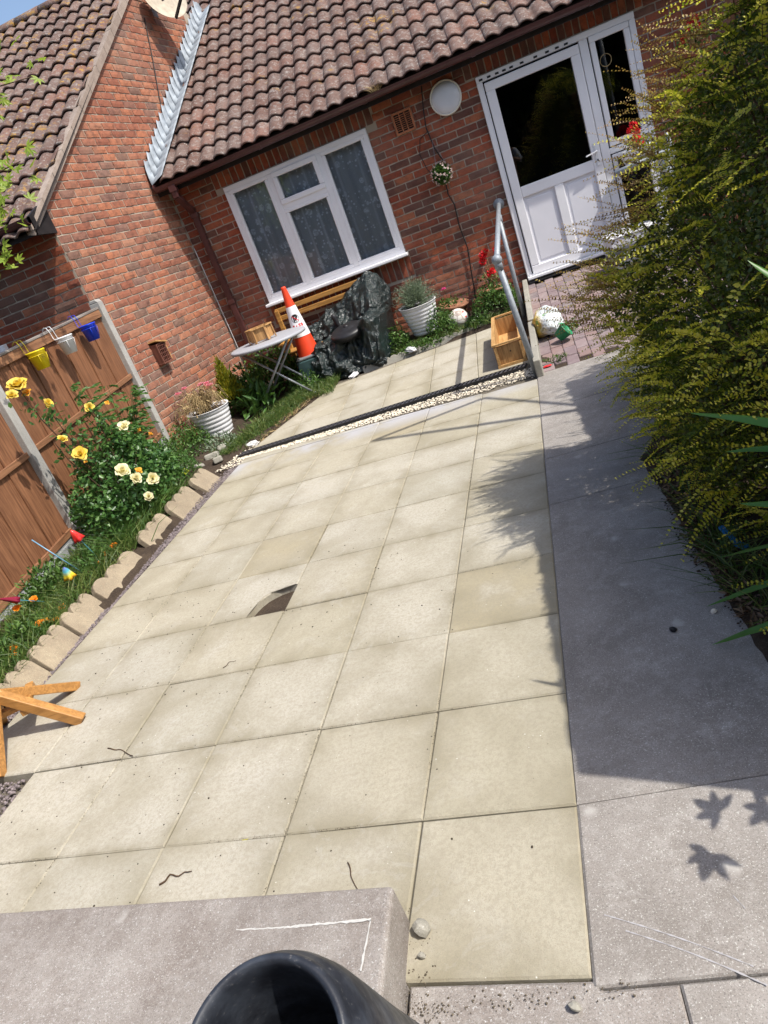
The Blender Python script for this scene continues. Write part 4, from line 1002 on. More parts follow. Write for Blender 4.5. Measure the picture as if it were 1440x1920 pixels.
# hanging pots on the fence
def hang_pot(y, mat, label, r=.070, h=.132, drop=.10):
    z = ftop(y)+.02; t = empty('hanging_pot', (FX+.03+r+.02, y, z-drop-h), 0, label, 'plant pot', 'small pots hooked over the fence')
    q = MB(); q.lathe([(.0005, 0), (r*.72, 0), (r, h), (r*1.06, h+.004), (r*1.0, h+.012), (r*.93, h), (r*.66, .006), (.0005, .006)], (0, 0, 0), 28); q.build('pot', mat, t, True)
    q = MB(); q.tube([(r*1.04*math.cos(a_), r*1.04*math.sin(a_), h*.80) for a_ in [2*math.pi*k/20 for k in range(21)]], .0025, 6)
    for s_ in (-.028, .028):
        q.tube([(-r*.4, s_*1.6, h*.8), (-r-.002, s_, h+.02), (-r-.006, s_, h+drop-.02), (-r-.018, s_, h+drop+.018), (-r-.04, s_, h+drop+.022), (-r-.062, s_, h+drop+.0)], .0028, 6)
    for a_ in (0.3, -.9, 1.5): q.tube([(r*1.04*math.cos(a_), r*1.04*math.sin(a_), h*.8), (r*.80*math.cos(a_), r*.80*math.sin(a_), .02)], .002, 5)
    q.build('hook', mat, t, True); return t
tY = hang_pot(4.06, MAT['yellow'], 'yellow metal pot hooked over the fence above the yellow roses'); hang_pot(4.50, MAT['whitepaint'], 'white metal pot hooked over the fence between the yellow and blue ones'); hang_pot(4.92, MAT['blue'], 'bright blue metal pot hooked over the fence nearest the concrete post')
n_ = 70; leaves('dry_stalks', np.c_[rng.normal(0, .02, n_), rng.normal(0, .02, n_), np.full(n_, .10)], rdirs(n_, .8), rdirs(n_), .05, .008, MAT['hedge_brown'], tY)

# ================================================================ SCALLOPED EDGING (left border)
def edging(y0, ln, x, label, tip=0, mat='edging', ht=.165, group='scalloped edging stones'):
    n_ = 24; q = MB(); t_ = .045
    top = []
    for i in range(n_+1):
        u = i/n_; top.append((u*ln, ht*.72 + ht*.30*abs(math.sin(u*math.pi*3))**.6))
    poly = [(0, 0, -.06), *[(0, a_, z) for a_, z in top], (0, ln, -.06)]
    # tapered block: face leans back
    vs = [Vector((0, p[1], p[2])) for p in poly] + [Vector((-t_, p[1], p[2])) for p in poly]; m_ = len(poly)
    q.add(vs, [tuple(range(m_-1, -1, -1)), tuple(range(m_, 2*m_))] + [(i, (i+1) % m_, m_+(i+1) % m_, m_+i) for i in range(m_)])
    o = bevel(q.build('edging_stone', MAT[mat]), .006, 2); o.location = (x, y0, gz(x, y0)); o.rotation_euler = (0, -.62+random.uniform(-.05, .05), random.uniform(-.015, .015)); tag(o, label, 'edging stone', group); return o
ES = [(1.56, .29, -2.60, 'weathered scalloped edging stone hidden partly by the crossed timber legs'), (1.87, .30, -2.60, 'scalloped edging stone second from the timber legs beside the orange marigolds'), (2.19, .31, -2.595, 'scalloped edging stone third from the timber legs under the grass'),
      (2.52, .53, -2.565, 'longest clean buff edging stone with three scallops beside the red and orange flowers'), (3.20, .42, -2.565, 'half buried edging stone below the rose bush'), (3.68, .44, -2.545, 'dirty edging stone beside the rose bush nearest the gravel')]
for e in ES: edging(*e)
for (y, x, rz, lab) in ((4.20, -2.53, .1, 'buff edging stone leaning at the corner where the gravel begins'), ):
    e = edging(y, .34, x, lab); e.rotation_euler = (0, -.7, .05)
# dark scalloped edging at the upper bed
for k in range(7):
    o = edging(0, .26, 0, ['low dark edging stone beside the green tarpaulin', 'low dark edging stone in front of the litter', 'low dark edging stone before the ribbed white planter', 'low dark edging stone left of the white ball', 'low dark edging stone under the white ball', 'low dark edging stone right of the white ball', 'low dark edging stone nearest the wooden trough'][k], 0, 'kerb', .07, 'low edging stones of the upper bed')
    x = -1.42+k*.235; o.location = (x, 6.60+(x+1.4)*.13+.0, ramp_z(6.6)-.01); o.rotation_euler = (0, -.3, -math.pi/2+.13)
# rubble by the drain's end
for k, (x, y, s_, lab) in enumerate(((-2.62, 4.83, .085, 'grey rubble lump nearest the end of the black drain'), (-2.74, 5.0, .10, 'larger grey rubble lump behind the drain end'), (-2.80, 4.78, .075, 'rounded grey stone beside the yellow and white wrapper'), (-2.70, 5.18, .09, 'flat pale rubble lump furthest up the gravel edge'))):
    q = MB(); q.box((0, 0, 0), (s_*1.4, s_, s_*.7)); o = q.build('rubble_stone', MAT['kerb']); mo = o.modifiers.new('s', 'SUBSURF'); mo.levels = 2; mo.render_levels = 2; mo.subdivision_type = 'SIMPLE'; bevel(o, .02, 3); o.location = (x, y, gz(x, y)+.055); o.rotation_euler = (random.uniform(-.3, .3), random.uniform(-.3, .3), random.uniform(0, 3)); tag(o, lab, 'stone', 'loose rubble at the drain end')
q = MB(); q.box((0, 0, 0), (.05, .09, .004), Matrix.Rotation(.8, 3, 'Y')); q.cur = 1; q.box((.02, .0, .02), (.05, .06, .004), Matrix.Rotation(-.3, 3, 'Y'))
o = q.build('wrapper', [m_simple('yellow_foil', (.72, .75, .05), .4), MAT['litter']]); o.location = (-2.86, 4.62, gz(-2.8, 4.6)+.10); tag(o, 'crumpled yellow and white wrapper behind the edging at the drain end', 'wrapper')

# ================================================================ FOLDING TABLE
T0 = Vector((-2.27, 6.42, .0)); TZ = .845; tb = empty('folding_table', T0, 0, 'round grey folding table on crossed tube legs in the corner bed', 'table')
q = MB(); q.lathe([(.0005, TZ), (.40, TZ), (.425, TZ-.006), (.43, TZ-.018), (.425, TZ-.034), (.40, TZ-.036), (.0005, TZ-.034)], (0, 0, 0), 64, Matrix.Rotation(.02, 3, 'Y')); q.build('tabletop', MAT['tablegrey'], tb, True)
for s_, lab in ((-1, 0), (1, 0)):
    for yy in (-.16, .16):
        q = MB(); q.tube([(-s_*.28, yy+.03*s_, TZ-.045), (s_*.33, yy+.03*s_, .16)], .013, 10); q.build('leg', MAT['alu'], tb, True)
    q = MB(); q.tube([(s_*.33, -.16+.03*s_, .16), (s_*.33, .16+.03*s_, .16)], .012, 10); q.tube([(-s_*.28, -.16, TZ-.045), (-s_*.28, .16, TZ-.045)], .012, 8); q.build('crossbar', MAT['alu'], tb, True)
# hexagonal wooden planter on the table
hp = empty('wooden_hexagonal_planter', (T0.x-.03, T0.y+.0, TZ+.004), .25, 'small six-sided wooden planter standing on the round grey table', 'planter')
rr = .115; H_ = .15
for k in range(6):
    a0, a1 = k*math.pi/3, (k+1)*math.pi/3
    c0 = Vector((rr*math.cos(a0)*1.25, rr*math.sin(a0), 0)); c1 = Vector((rr*math.cos(a1)*1.25, rr*math.sin(a1), 0))
    q = MB(); mid_ = (c0+c1)/2; q.bar(c0*.9+Vector((0, 0, H_*.55)), c1*.9+Vector((0, 0, H_*.55)), .012, H_*.85, (0, 0, 1)); q.build('side_board', MAT['pine_z'], hp)
    q = MB(); q.bar(c0*1.03, c0*.97+Vector((0, 0, H_)), .028, .014, c0); bevel(q.build('corner_batten', MAT['pine_z'], hp), .002, 1)
    q = MB(); q.bar(c0*1.0+Vector((0, 0, H_)), c1*1.0+Vector((0, 0, H_)), .028, .010, (0, 0, 1)); q.build('top_rim', MAT['pine'], hp)

# ================================================================ BENCH, CONE, TARPAULIN
bn = empty('garden_bench', (-1.68, 7.18, .25), 0, 'honey coloured wooden slatted bench under the window, half covered by the tarpaulin', 'bench')
for k, z in enumerate((.68, .77)):
    q = MB(); q.bar((-.66, .17, z), (.50, .17, z), .022, .055); bevel(q.build('back_slat', MAT['benchwood'], bn), .004, 1)
for k in range(4):
    q = MB(); q.bar((-.66, -.18+k*.095, .30), (.45, -.18+k*.095, .30), .075, .022); bevel(q.build('seat_slat', MAT['benchwood'], bn), .004, 1)
for x in (-.64, .44):
    for y in (-.2, .16):
        q = MB(); q.box((x, y, (.13 if y < 0 else .38)), (.05, .05, .45 if y < 0 else .80)); bevel(q.build('leg', MAT['benchwood'], bn), .004, 1)
    q = MB(); q.box((x, -.02, .42), (.06, .44, .025)); bevel(q.build('armrest', MAT['benchwood'], bn), .006, 1)
# traffic cone standing on a grey crate at the end of the bench
q = MB(); q.box((0, 0, .12), (.30, .30, .24)); cr = bevel(q.build('teal_crate', m_simple('teal_crate', (.05, .10, .105), .5, .25, 12)), .012, 2); cr.location = (-1.99, 6.84, .22); tag(cr, 'low grey-green crate under the traffic cone', 'crate')
cn = empty('traffic_cone', (-2.0, 6.86, .465), .18, 'orange and white no parking cone beside the round table', 'traffic cone')
q = MB(); q.box((0, 0, .018), (.30, .30, .036)); bevel(q.build('base', MAT['alu'], cn), .02, 3)
CR = lambda z: .128 - (.128-.026)*z/.78
q = MB(); q.lathe([(CR(z), z+.03) for z in (0, .24)], (0, 0, 0), 40); q.lathe([(CR(.24)+.001, .27), (CR(.255), .285)], (0, 0, 0), 40); q.build('lower_body', MAT['orange'], cn, True)
q = MB(); q.lathe([(CR(z)+.003, z+.03) for z in (.22, .56)], (0, 0, 0), 40); q.build('sleeve', MAT['white'], cn, True)
q = MB(); q.lathe([(CR(z), z+.03) for z in (.55, .75)]+[(.030, .785), (.030, .80), (.022, .81), (.0005, .81)], (0, 0, 0), 40); q.build('upper_body', MAT['orange'], cn, True)
def wrap(me_src, zc, mat, off, scale):      # bend flat artwork onto the cone's front
    vs = []
    for v in me_src.vertices:
        x, y = v.co.x*scale, v.co.y*scale; z = zc+y; r_ = CR(z-.03)+.003+off; a_ = -math.pi/2 + x/r_ + .08
        vs.append((r_*math.cos(a_), r_*math.sin(a_), z))
    me = bpy.data.meshes.new('print'); me.from_pydata(vs, [], [tuple(p.vertices) for p in me_src.polygons]); me.materials.append(mat); return me
def text_mesh(s_, size=1.0):
    cu_ = bpy.data.curves.new('t', 'FONT'); cu_.body = s_; cu_.align_x = 'CENTER'; cu_.align_y = 'CENTER'; cu_.size = size; cu_.offset = .012
    o = bpy.data.objects.new('t', cu_); COL.objects.link(o); me = bpy.data.meshes.new_from_object(o.evaluated_get(bpy.context.evaluated_depsgraph_get())); bpy.data.objects.remove(o); return me
def flat(q): return q.mesh('f', MAT['ink'])
bpy.context.view_layer.update()
q = MB(); N_ = 40
for (r0, r1) in ((.040, .046),):
    q.add([(r*math.cos(2*math.pi*k/N_), r*math.sin(2*math.pi*k/N_), 0) for r in (r0, r1) for k in range(N_)], [(k, (k+1) % N_, N_+(k+1) % N_, N_+k) for k in range(N_)])
link('no_parking_ring', wrap(flat(q), .455, MAT['ink'], .0012, 1), cn)
link('letter_print', wrap(text_mesh('P', .075), .455, MAT['ink'], .0012, 1), cn)
q = MB(); m_ = 12; q.add([(-.032+.064*i/m_+s_*.003, .032-.064*i/m_+s_*.003, 0) for i in range(m_+1) for s_ in (-1, 1)], [(2*i, 2*i+1, 2*i+3, 2*i+2) for i in range(m_)])
link('red_slash', wrap(flat(q), .455, MAT['red'], .002, 1), cn)
q = MB(); m_ = 16; q.add([(-.062+.124*i/m_, yy, 0) for i in range(m_+1) for yy in (-.036, .036)], [(2*i, 2*i+1, 2*i+3, 2*i+2) for i in range(m_)])
link('red_panel', wrap(flat(q), .355, MAT['red'], .001, 1), cn)
link('no_text', wrap(text_mesh('NO', .038), .372, MAT['white'], .002, 1), cn); link('parking_text', wrap(text_mesh('PARKING', .026), .338, MAT['white'], .002, 1), cn)

# tarpaulin: crumpled sheet draped over the bench's right end and down to the ground
from mathutils import noise as mn
q = MB(); nu, nv = 150, 130; vs = []
for j in range(nv+1):
    for i in range(nu+1):
        u, v = i/nu, j/nv        # u left-right, v bottom (front) - top (back)
        x = -2.20 + 1.30*u
        zt_ = float(np.interp(u, [0, .12, .3, .5, .68, .8, .9, 1], [.60, .72, .80, .88, 1.02, 1.10, 1.04, .82]))
        zm_ = float(np.interp(u, [0, .3, .6, .8, 1], [.46, .56, .60, .70, .60]))
        yb_ = 6.62 + .10*abs(2*u-1)**2; prof_h = [(0, .17, yb_-.02), (.16, .24, yb_), (.42, zm_, 6.72), (.62, zm_+.05, 7.02), (.85, zt_-.08, 7.24), (1.0, zt_, 7.34)]
        for a_, c_ in zip(prof_h[:-1], prof_h[1:]):
            if v <= c_[0]+1e-9:
                t = (v-a_[0])/(c_[0]-a_[0]); t = t*t*(3-2*t)*.5+t*.5; z = a_[1]+(c_[1]-a_[1])*t; y = a_[2]+(c_[2]-a_[2])*t; break
        e_ = max(0, (u-.84)/.16)**1.6; y = y + (7.42-y)*e_*.75; hump = math.exp(-((u-.80)/.14)**2)
        x -= .05*e_; y -= .16*hump*math.sin(math.pi*min(1, v*1.1)); x += (.10*(1-v))*(.75-1.5*u)
        dpn = mn.fractal(Vector((u*4.2+v*2, v*4.2-u, 3.1)), .8, 2.0, 5)
        def rdg(a, b, c): return 1-min(1, abs(mn.noise(Vector((a, b, c))))*3.2)
        d2 = rdg(u*6+v*1.2, v*1.3-u*.4, 8.2)*.55 + rdg(u*11-v*6, v*4+u*3, 2.2)*.38 + rdg(u*8+v*9, v*5-u*7, 5.5)*.22
        k_ = .35 + .65*math.sin(math.pi*min(1, v+.12))
        y -= (.08*dpn + .10*d2 - .04)*k_; z += (.035*dpn + .04*d2 - .02)*(v > .1)
        # the sunken pocket round the black lid
        pk = math.exp(-(((u-.50)/.20)**2+((v-.52)/.16)**2)); z -= .05*pk; y += .06*pk
        if v < .03: z = max(.15, .155+.01*mn.noise(Vector((u*20, 0, 0))))
        vs.append((x, y, z))
q.add(vs, [(j*(nu+1)+i, j*(nu+1)+i+1, (j+1)*(nu+1)+i+1, (j+1)*(nu+1)+i) for j in range(nv) for i in range(nu)])
tp = q.build('tarpaulin', MAT['tarp'], None, True); tp.modifiers.new('thickness', 'SOLIDIFY').thickness = .004; tag(tp, 'crumpled dark green plastic tarpaulin heaped over the bench below the window', 'tarpaulin')
# black lid resting on the tarpaulin
ld = empty('kettle_barbecue', (-1.47, 6.79, .61), .2, 'round black kettle barbecue top resting on the green tarpaulin', 'barbecue')
Rl = Matrix.Rotation(.22, 3, 'X') @ Matrix.Rotation(-.05, 3, 'Y')
q = MB(); q.lathe([(.0005, .052), (.07, .050), (.085, .040), (.13, .036), (.175, .026), (.195, .012), (.203, .0), (.203, -.028), (.190, -.036), (.186, -.055), (.0005, -.06)], (0, 0, 0), 48, Rl); q.build('dome', MAT['black'], ld, True)
q = MB(); q.lathe([(.03, .048), (.03, .062), (.0005, .064)], (0, 0, 0), 24, Rl); q.build('centre_cap', MAT['black'], ld, True)
q = MB(); q.lathe([(.026, 0), (.030, .10), (.028, .13), (.012, .15), (.0005, .15)], (0, 0, 0), 16); o = q.build('black_bottle', MAT['black'], None, True); o.location = (-1.60, 7.02, .66); o.rotation_euler = (.1, -.12, 0); tag(o, 'small black bottle standing behind the round black barbecue top', 'bottle')

# ================================================================ RIBBED PLANTERS WITH PLANTS
def ribbed(loc, r0, r1, h, label, tilt=(0, 0, 0)):
    t = empty('ribbed_planter', loc, 0, label, 'planter', 'pale ribbed plastic planters'); t.rotation_euler = tilt
    prof_ = [(.0005, 0), (r0*.97, 0)]; nr = 8
    for k in range(nr*6+1):
        u = k/(nr*6); prof_.append((r0+(r1-r0)*u+.008*abs(math.sin(u*math.pi*nr)), u*h))
    prof_ += [(r1+.014, h), (r1+.012, h+.008), (r1-.012, h), (r1-.02, h-.04), (.0005, h-.045)]
    q = MB(); q.lathe(prof_, (0, 0, 0), 48); q.build('pot', MAT['greywhite'], t, True)
    q = MB(); q.lathe([(r1-.016, h-.03), (.0005, h-.025)], (0, 0, 0), 24); q.build('compost', MAT['soil'], t); return t
ribbed((-.67, 7.04, .27), .135, .205, .33, 'ribbed pale planter holding the grey lavender bush under the window corner', (.04, 0, 0))
ribbed((-2.95, 5.78, .10), .15, .215, .36, 'ribbed pale planter holding dried stalks and pink flowers near the gable wall', (.02, .04, 0))
# lavender
lv = empty('lavender', (-.67, 7.04, .57), 0, 'bushy grey-green lavender growing in the ribbed pale planter', 'plant')
n_ = 420; d_ = rdirs(n_, 1.3); d_[:, 2] = np.abs(d_[:, 2]); L_ = rng.uniform(.16, .30, n_)
P_ = []; D_ = []
for i in range(n_):
    for t in np.linspace(.25, 1, 9):
        for s_ in (-1, 1): P_.append(d_[i]*L_[i]*t + np.array([0, 0, .02])); D_.append(d_[i]*1.1 + rng.normal(size=3)*.45)
leaves('foliage', P_, D_, rdirs(len(P_)), .030, .0045, MAT['lavender'], lv)['kind'] = 'stuff'
# dried stalks + pink
dd = empty('dried_flowers', (-2.95, 5.78, .45), 0, 'tangle of straw coloured dried stalks with a few pink flowers in the ribbed planter', 'plant')
q = MB()
for k in range(170):
    a_ = random.uniform(0, 6.28); r_ = random.uniform(.05, .30); hh = random.uniform(.05, .24); x1, y1 = r_*math.cos(a_), r_*math.sin(a_); x1 -= .05
    q.tube([(x1*.15, y1*.15, 0), (x1*.6, y1*.6, hh), (x1*.95, y1*.95, hh*.9), (x1*1.15, y1*1.1, hh*.35-.03)], [.003, .0025, .002, .0015], 4, False)
o = q.build('stalks', MAT['dry'], dd); o['kind'] = 'stuff'
n_ = 260; a_ = rng.uniform(0, 6.28, n_); r_ = rng.uniform(.05, .28, n_); P_ = np.c_[r_*np.cos(a_)-.05, r_*np.sin(a_), rng.uniform(-.02, .22, n_)]
leaves('dry_leaves', P_, rdirs(n_, -.4), rdirs(n_), .045, .014, MAT['dry'], dd)['kind'] = 'stuff'
def bloom(name, parent, c, r, mat, n_=16, up=(0, 0, 1), layers=3):
    U = np.array(up, float); U /= np.linalg.norm(U); A = np.cross(U, [.3, .9, .2]); A /= np.linalg.norm(A); Bv = np.cross(U, A); P_ = []; D_ = []; N3 = []; Lr = []
    for l_ in range(layers):
        k = max(4, int(n_/layers)); op = .95-.38*l_
        for i in range(k):
            t = 2*math.pi*(i+.5*l_)/k + random.uniform(-.3, .3); op = max(.1, (.95-.38*l_)*random.uniform(.75, 1.2)); d = (A*math.cos(t)+Bv*math.sin(t))*max(.12, op) + U*(1-op*.7)
            P_.append(np.array(c)+(A*math.cos(t)+Bv*math.sin(t))*r*.08); D_.append(d); N3.append(U*1.0-(A*math.cos(t)+Bv*math.sin(t))*.6); Lr.append(r*(1-.17*l_)*random.uniform(.88, 1.08))
    Lr = np.array(Lr); return leaves(name, P_, D_, N3, Lr, Lr*1.1, mat, parent, cup=.25, tip=1.12)
for c in ((-.18, -.08, .25), (-.12, -.02, .27), (.10, .05, .24), (.14, .0, .22), (.08, -.03, .26)): bloom('blossom', dd, c, .042, MAT['pinkpetal'], 15)

# golden conifer, broad weeds in the corner
cf = empty('golden_conifer', (-2.86, 6.35, .34), 0, 'small yellow-green conifer against the brick corner', 'conifer')
P_ = []; D_ = []
for _ in range(2600):
    u = random.random()**.7; h = .50*(1-u*.9)*random.uniform(.3, 1); a_ = random.uniform(0, 6.28); r_ = .15*u*1.0; P_.append((r_*math.cos(a_), r_*math.sin(a_), h+.02)); D_.append((math.cos(a_)*.35+random.gauss(0, .25), math.sin(a_)*.35+random.gauss(0, .25), 1))
leaves('foliage', P_, D_, rdirs(len(P_)), .05, .012, MAT['conifer'], cf)['kind'] = 'stuff'
q = MB(); q.tube([(0, 0, 0), (0, 0, .3)], [.015, .006], 6); q.build('trunk', MAT['brownstem'], cf)

def grass(name, region, n_, hmin, hmax, mat, label=None, wd=.006, lean=.5):
    P_ = []; D_ = []; L_ = []
    while len(P_) < n_:
        x, y, z = region(); P_.append((x, y, z)); D_.append((random.gauss(0, lean), random.gauss(0, lean), 1)); L_.append(random.uniform(hmin, hmax))
    P_ = np.array(P_); D_ = np.array(D_); D_ /= np.linalg.norm(D_, axis=1)[:, None]; L_ = np.array(L_)[:, None]
    N3 = np.cross(D_, rdirs(len(P_))); N3 /= np.linalg.norm(N3, axis=1)[:, None]; bend = np.c_[D_[:, 0], D_[:, 1], -np.abs(D_[:, 2])*.25]*.5
    a = P_-N3*wd/2; b_ = P_+N3*wd/2; m1_ = P_+D_*L_*.55; t = P_+D_*L_+bend*L_
    V = np.stack([a, b_, m1_+N3*wd*.4, m1_-N3*wd*.4, t+N3*wd*.05, t-N3*wd*.05], 1).reshape(-1, 3); bs = np.arange(len(P_))[:, None]*6
    F = np.concatenate([bs+np.array([[0, 1, 2, 3]]), bs+np.array([[3, 2, 4, 5]])])
    o = link(name, npmesh(name, V, F, mat)); o['kind'] = 'stuff'
    return o
def clump(name, label, cat, c, rx, ry, h, n_, ll, lw, mat, up=.6, stems=0, stemmat=None, dome=True, group=None):
    t = empty(name, c, 0, label, cat, group); P_ = np.empty((n_, 3)); a_ = rng.uniform(0, 6.28, n_); u = rng.random(n_)**.45
    P_[:, 0] = rx*u*np.cos(a_); P_[:, 1] = ry*u*np.sin(a_); hz = h*np.sqrt(np.clip(1-u**2*.9, 0, 1)) if dome else np.full(n_, h)
    P_[:, 2] = hz*rng.uniform(.15, 1, n_)**.6*(1+.2*np.sin(a_*5+rx*9))
    o = leaves('foliage', P_, rdirs(n_, up), rdirs(n_, .8), ll*rng.uniform(.6, 1.2, n_), lw*rng.uniform(.7, 1.2, n_), mat, t); o['kind'] = 'stuff'
    if stems:
        q = MB()
        for _ in range(stems):
            k = random.randrange(n_); q.tube([(P_[k][0]*.2, P_[k][1]*.2, -.02), (P_[k][0]*.7, P_[k][1]*.7, P_[k][2]*.6), tuple(P_[k])], [.004, .003, .0015], 5, False)
        o = q.build('stems', stemmat or MAT['stem'], t); o['kind'] = 'stuff'
    return t
# weedy plants under and around the table
clump('leafy_weed', 'tall dark leafy weed behind the round table legs', 'plant', (-2.52, 6.90, .18), .40, .26, .50, 1500, .07, .028, MAT['weed'], .7, 24)
clump('broad_leaf_plant', 'broad pale-leaved plant growing between the ribbed planter and the table', 'plant', (-2.55, 6.25, .13), .20, .20, .30, 120, .17, .045, MAT['fern_leaf'], .9, 14)
clump('leafy_weed', 'bright leafy weed left of the round table and behind the conifer pot', 'plant', (-2.82, 6.50, .14), .30, .26, .48, 1100, .075, .028, MAT['weed'], .7, 18)
clump('low_weed', 'low green weed beside the ribbed planter near the gable wall foot', 'plant', (-3.12, 5.30, .12), .26, .45, .34, 1900, .035, .016, MAT['weed'], .5, 14)
clump('low_weed', 'low grey-green weed in front of the ribbed planter with dried stalks', 'plant', (-2.80, 5.35, .10), .22, .26, .15, 700, .03, .015, MAT['lavender'], .5, 10)
clump('low_weed', 'green weed under the crossed table legs beside the tarpaulin', 'plant', (-2.10, 6.62, .14), .20, .16, .22, 500, .045, .018, MAT['weed'], .6, 10)
clump('leafy_weed', 'green weed between the tarpaulin and the ribbed lavender planter', 'plant', (-.98, 6.90, .20), .13, .16, .26, 520, .04, .018, MAT['weed'], .6, 12)
clump('leafy_weed', 'upright green weed between the lavender planter and the white ball', 'plant', (-.48, 6.92, .20), .17, .16, .30, 800, .04, .018, MAT['weed'], .7, 16)
clump('leafy_weed', 'thick green weed behind the wooden trough and handrail', 'plant', (.12, 7.10, .24), .25, .22, .26, 1100, .038, .016, MAT['weed'], .6, 16)
clump('low_weed', 'low green weed running along the edging left of the white ball', 'plant', (-.75, 6.72, .16), .26, .09, .10, 500, .035, .016, MAT['weed'], .5, 8)
clump('low_weed', 'low green weed between the white ball and the wooden trough', 'plant', (-.08, 6.86, .18), .14, .12, .13, 420, .035, .02, MAT['weed'], .5, 8)
clump('leafy_weed', 'narrow green weed standing against the kerb behind the trough', 'plant', (.33, 6.95, .22), .10, .30, .26, 600, .035, .015, MAT['weed'], .7, 10)
grass('verge_grass', lambda: (lambda y: (-2.62+(y-4.9)*.42-abs(random.gauss(0, .16)), y, ramp_z(y)+.02))(random.uniform(4.95, 6.4)), 3600, .03, .12, MAT['grass'])
grass('grass_tufts', lambda: (lambda x, y: (x, y, ramp_z(y)+.01))(random.uniform(-2.3, -1.7), random.uniform(6.1, 6.75)), 1400, .04, .13, MAT['grass'])
grass('bed_grass', lambda: (lambda x, y: (x, y, gz(x, y)+.05))(random.uniform(-3.25, -2.70), random.uniform(1.4, 4.3)), 6800, .06, .20, MAT['grass'])
grass('dark_bed_grass', lambda: (lambda x, y: (x, y, gz(x, y)+.05))(random.gauss(-2.9, .08), random.uniform(3.2, 4.2)), 1500, .12, .28, MAT['weed'])
grass('upper_bed_grass', lambda: (lambda x: (x, random.uniform(6.72, 7.0), .19))(random.uniform(-1.2, .3)), 1500, .04, .12, MAT['grass'])
grass('edge_grass', lambda: (lambda y: (-2.58+(y-4.9)*.42+random.gauss(0, .05), y, ramp_z(y)+.01))(random.uniform(5.0, 6.3)), 1100, .03, .10, MAT['grass'])
grass('dry_edge_litter', lambda: (lambda y: (-2.52+(y-4.9)*.42+random.gauss(0, .04), y, ramp_z(y)+.005))(random.uniform(5.1, 6.4)), 500, .03, .07, MAT['dry'], lean=2.5)

# ball, pots, flowers
q = MB(); q.lathe([(max(.0005, .115*math.sin(t)), -.115*math.cos(t)) for t in [math.pi*k/20 for k in range(21)]], (0, 0, 0), 32)
MBl = MT('football'); cc = MBl.mix(MBl.ramp(MBl.vor(13, 'Distance', 'DISTANCE_TO_EDGE'), [(.03, 1), (.06, 0)]), (.70, .66, .60), (.35, .28, .24)); cc = MBl.mix(MBl.ramp(MBl.noise(18, 4), [(.5, 0), (.7, .5)]), cc, (.42, .36, .28)); MBl.col(cc); MBl.rough(.55)
o = q.build('ball', MBl.m, None, True); o.location = (-.285, 7.02, .295); tag(o, 'scuffed white football with a red mark in the upper bed', 'ball')
q = MB(); q.lathe([(.0005, .0), (.05, -.004)], (0, 0, 0), 16); pt = q.build('red_mark', MAT['red'], o); pt.location = Vector((.75, -.55, .35)).normalized()*.1145; pt.rotation_euler = Vector((.75, -.55, .35)).to_track_quat('Z', 'Y').to_euler(); pt.scale = (.45, .8, 1)
def bowl(loc, r_, h, label, tilt=(0, 0, 0)):
    q = MB(); q.lathe([(.0005, 0), (r_*.6, 0), (r_*.92, h*.82), (r_*1.0, h*.84), (r_*1.04, h), (r_*.95, h), (r_*.86, h*.8), (.0005, h*.75)], (0, 0, 0), 36); o = q.build('terracotta_bowl', MAT['terracotta_pot'], None, True); o.location = loc; o.rotation_euler = tilt; tag(o, label, 'pot', 'terracotta pots in the upper bed'); return o
bowl((-.33, 7.33, .27), .175, .17, 'tilted terracotta bowl behind the white football', (.1, .16, 0)); bowl((.17, 7.28, .30), .17, .16, 'terracotta pot holding the red geranium behind the handrail', (.0, .05, 0))
pk = empty('pink_flower', (-.36, 7.3, .42), 0, 'single magenta flower above the tilted terracotta bowl', 'flower')
q = MB(); q.tube([(0, 0, 0), (.01, 0, .13), (.0, -.02, .20)], .0025, 5); q.build('stem', MAT['stem'], pk); bloom('blossom', pk, (0, -.02, .20), .035, MAT['magenta'], 16)
n_ = 180; leaves('foliage', np.c_[rng.normal(0, .08, n_), rng.normal(0, .06, n_), rng.uniform(0, .09, n_)], rdirs(n_, .4), rdirs(n_), .04, .016, MAT['weed'], pk)['kind'] = 'stuff'
def geranium(name, loc, blooms, label, mat, leafn=160, spread=.12, hh=.2):
    t = empty(name, loc, 0, label, 'flowers')
    q = MB()
    for c in blooms: q.tube([(0, 0, 0), (c[0]*.5+.02, c[1]*.5, c[2]*.6), c], [.005, .004, .0025], 5)
    for _ in range(12):
        a_ = random.uniform(0, 6.28); q.tube([(0, 0, 0), (spread*.6*math.cos(a_), spread*.6*math.sin(a_), hh*.7), (spread*math.cos(a_), spread*math.sin(a_), hh*random.uniform(.6, 1.1))], [.005, .004, .002], 5)
    q.build('stems', MAT['dry'], t)
    for c in blooms:
        n_ = 46; d = rdirs(n_); leaves('blossom', np.array(c)+d*.022, d+rng.normal(size=(n_, 3))*.5, d, .026, .022, mat, t)
    n_ = leafn; a_ = rng.uniform(0, 6.28, n_); r_ = rng.uniform(.01, spread, n_); leaves('foliage', np.c_[r_*np.cos(a_), r_*np.sin(a_), rng.uniform(0, hh, n_)], rdirs(n_, .3), rdirs(n_, .8), .032, .030, MAT['weed'], t)['kind'] = 'stuff'
    return t
geranium('red_geranium', (.17, 7.26, .43), [(-.02, -.05, .40), (.02, -.05, .43), (-.03, -.06, .34), (-.01, -.06, .37), (.14, -.03, .41), (.01, -.09, .20), (.04, -.09, .21)], 'leggy geranium with bright red heads behind the handrail', MAT['redpetal'], 120, .14, .22)
